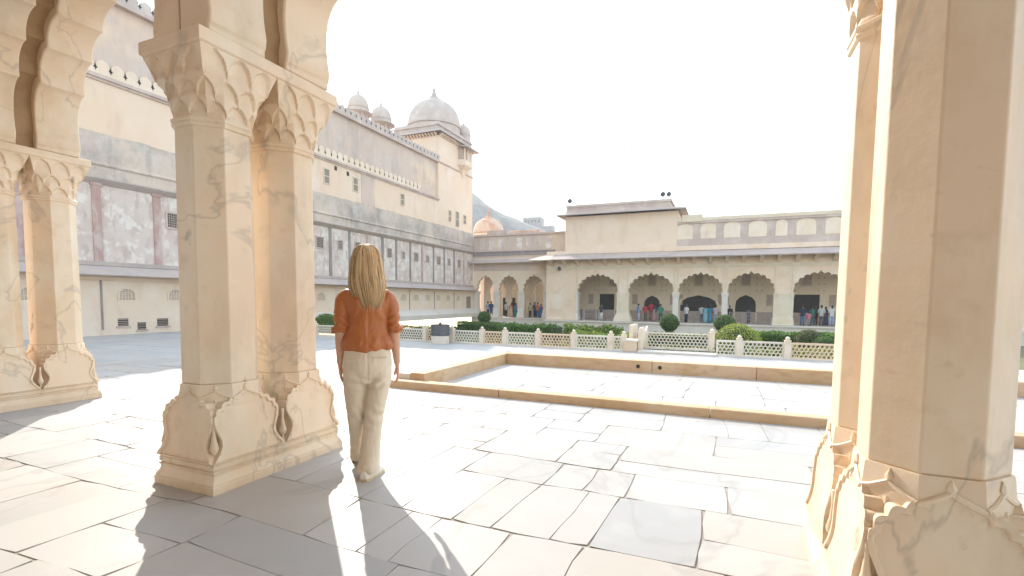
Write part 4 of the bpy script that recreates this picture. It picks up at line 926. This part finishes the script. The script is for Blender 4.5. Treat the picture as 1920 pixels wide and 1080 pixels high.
for x, yy, lab, a, b, h, kd, rz, ar in (
  (-10.45, D+.75, 'man in a black top and white trousers alone in the first wide arch', (.04, .05, .06), W_, 1.62, 'man', 2.6, .7),
  (-7.08, y1, 'man in a light blue shirt and pale trousers at the left of the second arch', (.22, .36, .62), (.45, .48, .55), 1.62, 'man', 2.2, .2),
  (-6.5, y1+.3, 'person in a bright red shirt beside the man in light blue', (.48, .05, .05), (.12, .10, .10), 1.62, 'man', 2.8, .3),
  (-6.05, y1+.9, 'tall person in a dark red top behind the others in the second arch', (.42, .04, .06), (.30, .20, .16), 1.85, 'man', 3.4, .5),
  (-5.65, y1, 'person in dusky pink clothes bending over in the second arch', (.10, .09, .10), (.34, .20, .19), 1.40, 'woman', 3.0, .6),
  (-5.1, y1, 'woman in a green top in the small arched doorway', (.03, .26, .17), (.03, .10, .10), 1.60, 'man', 3.3, .8),
  (-2.86, D+.8, 'man in a white shirt and black trousers at the left of the third arch', W_, BK, 1.62, 'man', 2.4, .5),
  (-1.62, y1+.8, 'person in a white shirt before the dark wide doorway of the third arch', W_, (.2, .2, .24), 1.60, 'man', 3.1, .4),
  (-1.28, y1, 'woman in a pale blue and teal sari in the third arch', (.10, .32, .38), (.20, .38, .44), 1.55, 'woman', 2.8, .2),
  (-.92, y1+.3, 'woman in a deep blue sari in the third arch', (.03, .22, .36), (.05, .26, .38), 1.58, 'woman', 3.3, .2),
  (-.45, y1+.2, 'person in a white and pink tunic beside the white column', (.60, .48, .52), (.40, .36, .42), 1.6, 'man', 2.9, .2),
  (.66, y1+.4, 'person in dark clothes half hidden behind the white column', BK, NV, 1.55, 'man', 3.0, .1),
  (2.2, y1+1.2, 'person in grey leaning by the dark pointed doorway of the fourth arch', (.14, .15, .18), (.10, .11, .15), 1.35, 'man', 3.6, .8),
  (6.08, D+.8, 'man in a navy shirt and blue jeans at the left of the fifth arch', NV, JN, 1.66, 'man', 2.9, .1),
  (6.50, D+.7, 'small child in a pink top in the fifth arch', (.60, .16, .26), (.30, .24, .24), 1.12, 'man', 3.1, .1),
  (6.86, D+1.3, 'person in a dark green top behind the child in pink', (.05, .16, .12), (.06, .12, .16), 1.58, 'man', 3.2, .2),
  (7.12, D+1.7, 'person in a black top before the square doorway', BK, (.16, .03, .04), 1.60, 'man', 3.4, .2),
  (7.40, D+.9, 'man in a pale grey shirt and brown trousers in the fifth arch', (.50, .50, .46), (.10, .085, .07), 1.66, 'man', 2.7, .1),
  (7.74, D+1.2, 'woman in dark purple between two pale shirted men', (.08, .03, .06), (.06, .05, .12), 1.55, 'woman', 3.1, .2),
  (8.10, D+.8, 'man in a white shirt and light blue jeans at the right of the fifth arch', W_, (.32, .42, .58), 1.64, 'man', 3.3, .6)):
    visitor(x, yy, lab, a, b, h, kd, rz, ar)
y2 = D2+1.1
for x, yy, lab, a, b, h, kd, rz, ar in (
  (-23.75, y2, 'man in a light blue shirt in the leftmost small arch', (.34, .42, .56), (.05, .06, .08), 1.66, 'man', 2.9, .2),
  (-23.25, y2-.2, 'man in a navy shirt and jeans in the leftmost small arch', (.04, .07, .15), (.05, .09, .18), 1.70, 'man', 3.2, .2),
  (-21.55, y2, 'man in a grey white shirt in the middle small arch', (.42, .42, .44), BK, 1.62, 'man', 3.0, .2),
  (-21.05, y2+.4, 'person in black at the left of the woman in the orange sari', BK, NV, 1.6, 'man', 3.3, .2),
  (-20.80, y2-.2, 'woman in an orange and tan sari in the middle small arch', (.36, .16, .10), (.50, .32, .18), 1.5, 'woman', 2.6, .2),
  (-20.40, y2, 'woman in a teal skirt in the middle small arch', (.22, .20, .30), (.03, .22, .25), 1.55, 'woman', 3.1, .2),
  (-20.02, y2+.2, 'person in a pale violet top at the right of the middle small arch', (.36, .33, .44), (.06, .14, .20), 1.6, 'man', 3.2, .2),
  (-18.75, y2, 'person in a pale yellow top at the left of the right small arch', (.46, .44, .26), BK, 1.55, 'man', 3.0, .2),
  (-18.32, y2+.3, 'person in a dark teal shirt in the right small arch', (.03, .07, .09), NV, 1.66, 'man', 2.9, .2),
  (-17.85, y2-.1, 'person in a bright orange top in the right small arch', (.56, .16, .06), (.05, .09, .18), 1.6, 'man', 3.2, .3),
  (-17.45, y2-.2, 'woman in a pink top and blue skirt in the right small arch', (.46, .16, .26), (.05, .14, .26), 1.45, 'woman', 3.4, .2),
  (-17.05, y2+.2, 'person in a brown shirt at the right end of the small arches', (.24, .12, .08), (.10, .06, .05), 1.5, 'man', 3.1, .2)):
    visitor(x, yy, lab, a, b, h, kd, rz, ar)
# ---------------------------------------------------------------- the woman seen from behind
WX, WY = -2.33, 2.80
wroot = thing('person', 'woman seen from behind in a rust orange shirt and beige trousers, long blonde hair', 'person', (WX, WY, .0), None, local=True, rz=R(39.5))
def baked(mb, voxel, smooth_it, disp=None):
    o = mb.build('tmp', M['skin']); r = o.modifiers.new('r', 'REMESH'); r.mode = 'VOXEL'; r.voxel_size = voxel
    s = o.modifiers.new('s', 'SMOOTH'); s.factor = .5; s.iterations = smooth_it
    dg = bpy.context.evaluated_depsgraph_get(); dg.update()
    me = bpy.data.meshes.new_from_object(o.evaluated_get(dg)); bpy.data.objects.remove(o)
    if disp:
        ns = [v.normal.copy() for v in me.vertices]
        for v, n in zip(me.vertices, ns): v.co += n*disp(v.co, n)
    me.polygons.foreach_set('use_smooth', [True]*len(me.polygons)); return me
def finish(me, name, m, parent):
    me.name = name; me.materials.clear(); me.materials.append(m); o = bpy.data.objects.new(name, me); COL.objects.link(o); o.parent = parent; return o
def cat_rings(keys, n=28, sub_=6):
    """keys: (cx,cy,z,rx,ry) interpolated smoothly"""
    out = []
    for i in range(len(keys)-1):
        p0, p1, p2, p3 = keys[max(0, i-1)], keys[i], keys[i+1], keys[min(len(keys)-1, i+2)]
        for k in range(sub_ if i < len(keys)-2 else sub_+1):
            t = k/sub_
            q = [.5*((2*b)+(-a+c)*t+(2*a-5*b+4*c-d)*t*t+(-a+3*b-3*c+d)*t**3) for a, b, c, d in zip(p0, p1, p2, p3)]
            out.append(ell(q[0], q[1], q[2], max(.004, q[3]), max(.004, q[4]), n))
    return out
def smooth_path(pts, k=5):
    out = []
    for i in range(len(pts)-1):
        p0, p1, p2, p3 = pts[max(0, i-1)], pts[i], pts[i+1], pts[min(len(pts)-1, i+2)]
        for j in range(k if i < len(pts)-2 else k+1):
            t = j/k; out.append(tuple(.5*((2*b)+(-a+c)*t+(2*a-5*b+4*c-d)*t*t+(-a+3*b-3*c+d)*t**3) for a, b, c, d in zip(p0, p1, p2, p3)))
    return out
mb = MB()
mb.loft(cat_rings([(0, 0, .80, .14, .10), (0, 0, .95, .125, .09), (0, 0, 1.12, .115, .08), (0, 0, 1.28, .135, .078), (0, 0, 1.335, .10, .062), (0, 0, 1.385, .056, .052), (0, .012, 1.43, .048, .052), (0, .02, 1.47, .05, .058)], 24, 4))
hv, hf = [], []; NU, NVV = 40, 30          # head with face, looking along +y
for j in range(NVV+1):
    ph = -math.pi/2+math.pi*j/NVV
    for i in range(NU):
        th = 2*math.pi*i/NU; d = Vector((math.cos(ph)*math.sin(th), math.cos(ph)*math.cos(th), math.sin(ph)))
        low = max(0, -d.z); f = max(0, d.y)
        p = Vector((d.x*.074*(1-.30*low**1.6), d.y*.094*(1-.12*low)+.010, d.z*.112))
        def g(ax, az, s): return math.exp(-((p.x-ax)**2+(p.z-az)**2)/(2*s*s))*(1 if f > .2 else 0)
        p.y += .020*g(0, -.030, .011)+.012*g(0, -.012, .008)-.010*g(.031, -.004, .014)-.010*g(-.031, -.004, .014)+.006*g(0, -.062, .014)+.006*g(0, -.098, .016)+.003*g(.03, .018, .012)+.003*g(-.03, .018, .012)-.004*g(0, -.052, .006)
        hv.append((p.x, p.y+.02, p.z+1.548))
for j in range(NVV):
    for i in range(NU): hf.append((j*NU+i, j*NU+(i+1) % NU, (j+1)*NU+(i+1) % NU, (j+1)*NU+i))
mb.add(hv, hf)
for sx in (-1, 1): mb.tube([(sx*.074, .012, 1.515), (sx*.082, .0, 1.53), (sx*.082, -.006, 1.56), (sx*.074, .004, 1.575)], [.008, .010, .011, .007], 8)
def hand(mb, wx, wy, wz, sx, lean):
    """palm and five separate fingers hanging from the wrist, slightly curled, back of hand outwards"""
    ax = Vector((lean, .05, -1)).normalized(); side = Vector((0, 1, .05)).normalized(); out = Vector((sx, 0, 0))
    W = Vector((wx, wy, wz))
    rings = []
    for d, hw, ht in ((-.005, .020, .019), (.02, .028, .015), (.05, .037, .014), (.078, .038, .012), (.09, .034, .009)):
        c = W+ax*d; rings.append([tuple(c+side*hw*math.cos(2*math.pi*k/14)+out*ht*math.sin(2*math.pi*k/14)) for k in range(14)])
    mb.loft(rings)
    for k, (off, ln, sp) in enumerate(((.028, .070, .10), (.009, .078, .03), (-.010, .073, -.03), (-.028, .056, -.10))):
        b = W+ax*.082+side*off; q = []
        for t, cu in ((0, 0), (.42, .07), (.72, .20), (1.0, .42)):
            q.append(tuple(b+ax*ln*t*(1-.18*cu)+side*sp*ln*t-out*ln*cu*.75))
        mb.tube(smooth_path(q, 3), [.0088-.0028*i/9 for i in range(10)], 8)
    b = W+ax*.022+side*.022; mb.tube(smooth_path([tuple(b), tuple(b+ax*.028+side*.022-out*.008), tuple(b+ax*.055+side*.028-out*.016), tuple(b+ax*.078+side*.026-out*.024)], 3), [.0125-.0045*i/9 for i in range(10)], 8)
ARM = {}
for sx, sh, el, wr in ((-1, (-.150, 0, 1.305), (-.177, -.016, 1.075), (-.188, .010, .835)), (1, (.150, 0, 1.305), (.183, -.016, 1.075), (.208, .005, .825))):
    mb.tube(smooth_path([sh, (sx*.166, -.004, 1.22), el, ((el[0]+wr[0])/2, .012, (el[2]+wr[2])/2+.02), wr], 5), [.036, .038, .038, .038, .038, .038, .038, .038, .038, .038, .039, .039, .039, .038, .037, .035, .032, .029, .026, .024, .0225], 14)
    hand(mb, wr[0], wr[1], wr[2], sx, -.05*sx if sx < 0 else .06)
LEG = {-1: [(-.085, 0, .86), (-.084, .05, .47), (-.068, .25, .10)], 1: [(.085, 0, .86), (.045, .03, .47), (.0, -.02, .09)]}
for sx in (-1, 1):
    h_, k_, a_ = LEG[sx]; mb.tube(smooth_path([h_, k_, a_], 6), [.08, .078, .074, .068, .062, .056, .052, .050, .049, .046, .042, .038, .036], 12)
    fz = a_[2]-.055; mb.tube([(a_[0], a_[1]-.01, a_[2]), (a_[0]+sx*.005, a_[1]+.03, fz+.02), (a_[0]+sx*.02, a_[1]+.13, fz)], [.036, .035, .028], 10)
body = finish(baked(mb, .0042, 3), 'body', M['skin'], wroot)
# small face details
mb = MB()
for sx in (-1, 1): mb.lathe((0, 0, 0), [(.001, 0)], 3) if False else mb.tube([(sx*.031-.012, .107, 1.545), (sx*.031, .111, 1.549), (sx*.031+.012, .107, 1.545)], [.002, .006, .002], 8)
mb.build_each('eye', M['iron'], wroot); mb = MB(); mb.tube([(-.022, .108, 1.487), (0, .115, 1.489), (.022, .108, 1.487)], [.002, .0055, .002], 8)
mb.build('lips', cloth((.45, .14, .12)), wroot)
# shirt
mb = MB()
tor = cat_rings([(0, 0, .925, .155, .115), (0, -.002, .945, .180, .135), (0, -.005, .985, .182, .138), (0, 0, 1.06, .160, .118), (0, 0, 1.14, .150, .108), (0, -.008, 1.22, .158, .110), (0, -.012, 1.29, .166, .104), (0, -.008, 1.335, .138, .086), (0, 0, 1.372, .090, .068), (0, .004, 1.40, .062, .060), (0, .006, 1.412, .058, .058)], 40, 5)
mb.loft(tor)
for sx, el in ((-1, (-.178, -.016, 1.09)), (1, (.184, -.016, 1.09))):
    mb.tube(smooth_path([(sx*.100, 0, 1.325), (sx*.145, -.004, 1.298), (sx*.166, -.006, 1.24), (sx*.173, -.010, 1.17), (el[0]-sx*.004, el[1], 1.115), (el[0]-sx*.003, -.010, 1.072)], 5), [.045, .049, .052, .054, .055, .055, .055, .055, .055, .055, .054, .054, .054, .054, .054, .054, .054, .053, .053, .053, .053, .053, .053, .052, .051, .050], 18)
def shirt_d(c, n):
    f = .0
    ax = abs(c.x)
    if ax < .135:
        f += .013*noise.noise((c.x*9+c.z*5*(1 if c.x > 0 else -1), c.y*6, c.z*6))
        f += .006*math.sin(c.x*70+2*noise.noise((c.x*6, 2, c.z*5)))*max(0, 1-abs(c.z-1.30)/.09)*(1 if n.y < 0 else .3)*(abs(c.x) < .07)
        r_ = math.sqrt((ax-.17)**2+(c.z-1.24)**2); f += .010*math.sin(r_*75+3*noise.noise((c.x*8, 5, c.z*8)))*max(0, 1-r_/.16)
        f += .012*noise.noise((c.x*26, c.y*26, c.z*9))*max(0, 1-abs(c.z-.98)/.09)
    else:
        f += .009*math.sin(c.z*95+6*noise.noise((c.x*7, c.y*9, c.z*5)))*max(0, 1-abs(c.z-1.13)/.10)+.005*noise.noise((c.x*16, c.y*16, c.z*12))
    f += .0018*noise.noise((c.x*45, c.y*45, c.z*34))
    return f
shirt = finish(baked(mb, .0055, 3, shirt_d), 'shirt', M['shirt'], wroot)
mb = MB()
for sx in (-1, 1):
    cx = sx*.180 if sx < 0 else .186
    for z, r in ((1.088, .0525), (1.068, .0515)): mb.tube([(cx+r*math.cos(a)*1.0, -.011+r*math.sin(a), z+.008*math.sin(a*2+sx)+.004*math.sin(5*a)) for a in [2*math.pi*i/28 for i in range(29)]], [.012+.003*math.sin(i*1.7) for i in range(29)], 8)
mb.build_each('rolled_cuff', M['shirt'], shirt, smooth=True)
# trousers
mb = MB()
mb.loft(cat_rings([(0, 0, .70, .10, .09), (0, -.006, .76, .155, .124), (0, -.014, .83, .171, .136), (0, -.008, .89, .164, .124), (0, -.002, .945, .158, .112), (0, 0, .965, .150, .106)], 40, 5))
for sx in (-1, 1):
    if sx > 0: ks = [(.084, -.006, .84, .082, .116), (.083, -.006, .74, .085, .112), (.066, .004, .60, .078, .097), (.044, .012, .46, .070, .086), (.024, .004, .30, .068, .082), (.006, -.012, .14, .074, .086), (.0, -.020, .070, .080, .094), (.0, -.018, .046, .081, .094)]
    else: ks = [(-.084, -.006, .84, .082, .116), (-.085, 0, .74, .085, .112), (-.088, .03, .60, .075, .095), (-.086, .07, .46, .063, .080), (-.080, .14, .30, .058, .073), (-.074, .22, .15, .062, .076), (-.072, .255, .082, .068, .080), (-.072, .255, .066, .068, .080)]
    mb.loft(cat_rings(ks, 32, 5))
def trouser_d(c, n):
    f = .007*noise.noise((c.x*14, c.y*14, c.z*1.6+7))+.003*noise.noise((c.x*40, c.y*40, c.z*14))
    r_ = math.hypot(abs(c.x)-.05, c.z-.73); f += .010*math.sin((c.z-.5*abs(c.x))*85+3*noise.noise((c.x*8, c.y*8, 3)))*max(0, 1-abs(c.z-.695)/.07)*(1 if n.y < .2 else .2)
    f += .007*math.sin((c.z+c.x*.8)*70+4*noise.noise((c.x*6, 1, c.z*6)))*max(0, 1-abs(c.z-.45)/.13)
    f += .006*math.sin(c.z*95+5*noise.noise((c.x*9, c.y*9, 1)))*max(0, 1-abs(c.z-(.10 if c.x > -.035 else .15))/.09)
    f *= .25+.75*max(0, -n.y)
    f -= .006*math.exp(-(c.x/.006)**2)*(1 if n.y < 0 and c.z > .72 else 0)
    for px in (-.082, .082): f -= .004*math.exp(-((c.z-.884+.06*(abs(c.x)-.08))/.004)**2)*(1 if n.y < 0 and abs(c.x-px) < .052 else 0)
    return f
tr = finish(baked(mb, .0055, 3, trouser_d), 'trousers', M['linen'], wroot)
mb = MB()
for px in (-.082, .082): mb.tube([(px+u, -.113-.03*(1-(abs(px+u)/.16)**2)+.012, .889-.06*(abs(px+u)-.08)) for u in (-.05, -.025, 0, .025, .05)], .0045, 6)
mb.build_each('back_pocket', M['linen'], tr)
# shoes
def shoe(x, y, z, rz, pitch):
    X = Matrix.Translation((x, y, z)) @ Matrix.Rotation(rz, 4, 'Z') @ Matrix.Rotation(pitch, 4, 'X')
    mb = MB(X); rg = []
    for t, hw, hh in ((-.075, .022, .06), (-.06, .034, .075), (-.02, .036, .082), (.04, .040, .070), (.10, .046, .052), (.15, .042, .040), (.175, .020, .026)):
        rg.append([(hw*math.cos(a), t, .018+max(0, hh*math.sin(a))*.9+(0 if math.sin(a) >= 0 else 0)) for a in [2*math.pi*k/16 for k in range(16)]])
    mb.loft(rg); o = mb.build('shoe', M['shoe'], wroot, auto=50)
    mb = MB(X); pl = [(-.03, -.075), (.03, -.075), (.041, -.05), (.040, .02), (.050, .10), (.045, .155), (.02, .185), (-.02, .185), (-.045, .155), (-.050, .10), (-.040, .02), (-.041, -.05)]
    mb.prism(pl, 0, .022, (0, 1, 2)); s_ = mb.build('sole', M['sole'], None, bevel=.004); s_.parent = o
shoe(.000, -.045, .0, R(-30), 0); shoe(-.074, .29, .028, R(6), R(-14))
# hair: cap, fall and separate strands
def hair_shell(k):
    return [(0, .004, 1.678, .010, .012), (0, .0, 1.668, .042, .058), (0, -.004, 1.638, .074, .092), (0, -.006, 1.59, .091, .106), (0, -.012, 1.53, .101, .102), (0, -.028, 1.46, .110, .084), (.004, -.045, 1.40, .118, .070), (.008, -.066, 1.34, .108, .054), (.014, -.088, 1.28, .086, .034), (.020, -.098, 1.235, .064, .020)]
rs_ = random.Random(11)
mb = MB(); rings = cat_rings(hair_shell(0), 56, 6)
rr = []
for ring in rings:
    z = ring[0][2]; cx = sum(p[0] for p in ring)/56; cy = sum(p[1] for p in ring)/56; rr.append([])
    for k, p in enumerate(ring):
        a = 2*math.pi*k/56; f = 1+.035*noise.noise((math.cos(a)*5, math.sin(a)*5, z*1.5))-.03*(1 if abs(p[0]) < .006 and p[1] < 0 else 0)
        q = Vector(((p[0]-cx)*f+cx, (p[1]-cy)*f+cy, p[2]))
        if q.y > .055 and z < 1.60: q.y = .055-.3*(q.y-.055)
        rr[-1].append(tuple(q*1))
mb.loft(rr, col=(.26, .145, .055))
def hair_pt(a, t):
    ks = hair_shell(0); f = t*(len(ks)-1); i = min(int(f), len(ks)-2); u = f-i
    q = [ks[i][m_]+(ks[i+1][m_]-ks[i][m_])*u for m_ in range(5)]
    return Vector((q[0]+q[3]*math.cos(a), q[1]+q[4]*math.sin(a), q[2]))
for s_ in range(1700):
    a0 = rs_.uniform(math.pi*.93, math.pi*2.07) if s_ % 5 else rs_.uniform(0, 2*math.pi)
    t0 = rs_.choice((.02, .03, .05, .1, .2)); t1 = rs_.uniform(.76, 1.0)+(.07 if rs_.random() < .3 else 0); pts = []
    off = rs_.uniform(-.001, .009)+.006*noise.noise((a0*6, 8, 2)); ph = rs_.uniform(0, 6.28); dr = rs_.gauss(0, .05)
    front = math.sin(a0) > .15
    if front: t1 = rs_.uniform(.28, .36)
    for k in range(12):
        t = t0+(t1-t0)*k/11; p = hair_pt(a0+dr*t+.06*math.sin(ph+4*t), min(1, t)); c = hair_pt(0, min(1, t)); c.x -= 0
        d = Vector((math.cos(a0), math.sin(a0), .15)).normalized(); p += d*(off+.003*math.sin(ph+7*t))
        if t > 1: p.z -= (t-1)*.5
        if t < .1: p.z += .002
        pts.append(tuple(p))
    w_ = rs_.uniform(.0008, .0019); k_ = rs_.random()
    kk = .62*noise.noise((a0*8.5, 3, 1))+.75*(k_-.5)+.14*math.cos(a0+.6)-.05; c_ = (.88, .70, .46) if kk > .25 else (.76, .55, .31) if kk > -.05 else (.52, .34, .17) if kk > -.27 else (.22, .115, .04)  # strands on her right coloured lighter, a painted sun highlight
    mb.tube(pts, [w_*.7]+[w_]*8+[w_*.8, w_*.5, w_*.2], 4, cap=False, col=c_)
hr = mb.build('hair', M['hair'], wroot, smooth=True)
# a bird high in the sky
t = thing('bird', 'tiny dark bird flying high in the open sky', 'bird', (-10.5, 60, 19.5))
mb = MB(); mb.tube([(-10.66, 60, 19.5), (-10.56, 60, 19.52), (-10.46, 60, 19.51), (-10.36, 60, 19.52)], [.008, .04, .045, .012], 8)
for s_ in (-1, 1): mb.loft([[(-10.56, 60, 19.53), (-10.44, 60, 19.53), (-10.44, 60.0, 19.545), (-10.56, 60, 19.545)], [(-10.55, 60+s_*.14, 19.64), (-10.47, 60+s_*.14, 19.64), (-10.47, 60+s_*.14, 19.65), (-10.55, 60+s_*.14, 19.65)], [(-10.50, 60+s_*.32, 19.58), (-10.49, 60+s_*.32, 19.58), (-10.49, 60+s_*.32, 19.585), (-10.50, 60+s_*.32, 19.585)]])
mb.build('body', M['iron'], t)
# ---------------------------------------------------------------- the air
mb = MB(); mb.box((-480, -40, -3), (260, 460, 135))
hz = mb.build('haze', M['iron']); hz['kind'] = 'stuff'
hm = bpy.data.materials.new('haze_air'); hm.use_nodes = True; nt_ = hm.node_tree; nt_.nodes.remove(nt_.nodes['Principled BSDF'])
pv = nt_.nodes.new('ShaderNodeVolumePrincipled'); pv.inputs['Color'].default_value = (.86, .91, 1, 1); pv.inputs['Density'].default_value = .0009; pv.inputs['Anisotropy'].default_value = .3
nt_.links.new(pv.outputs[0], nt_.nodes['Material Output'].inputs['Volume']); hz.data.materials.clear(); hz.data.materials.append(hm)
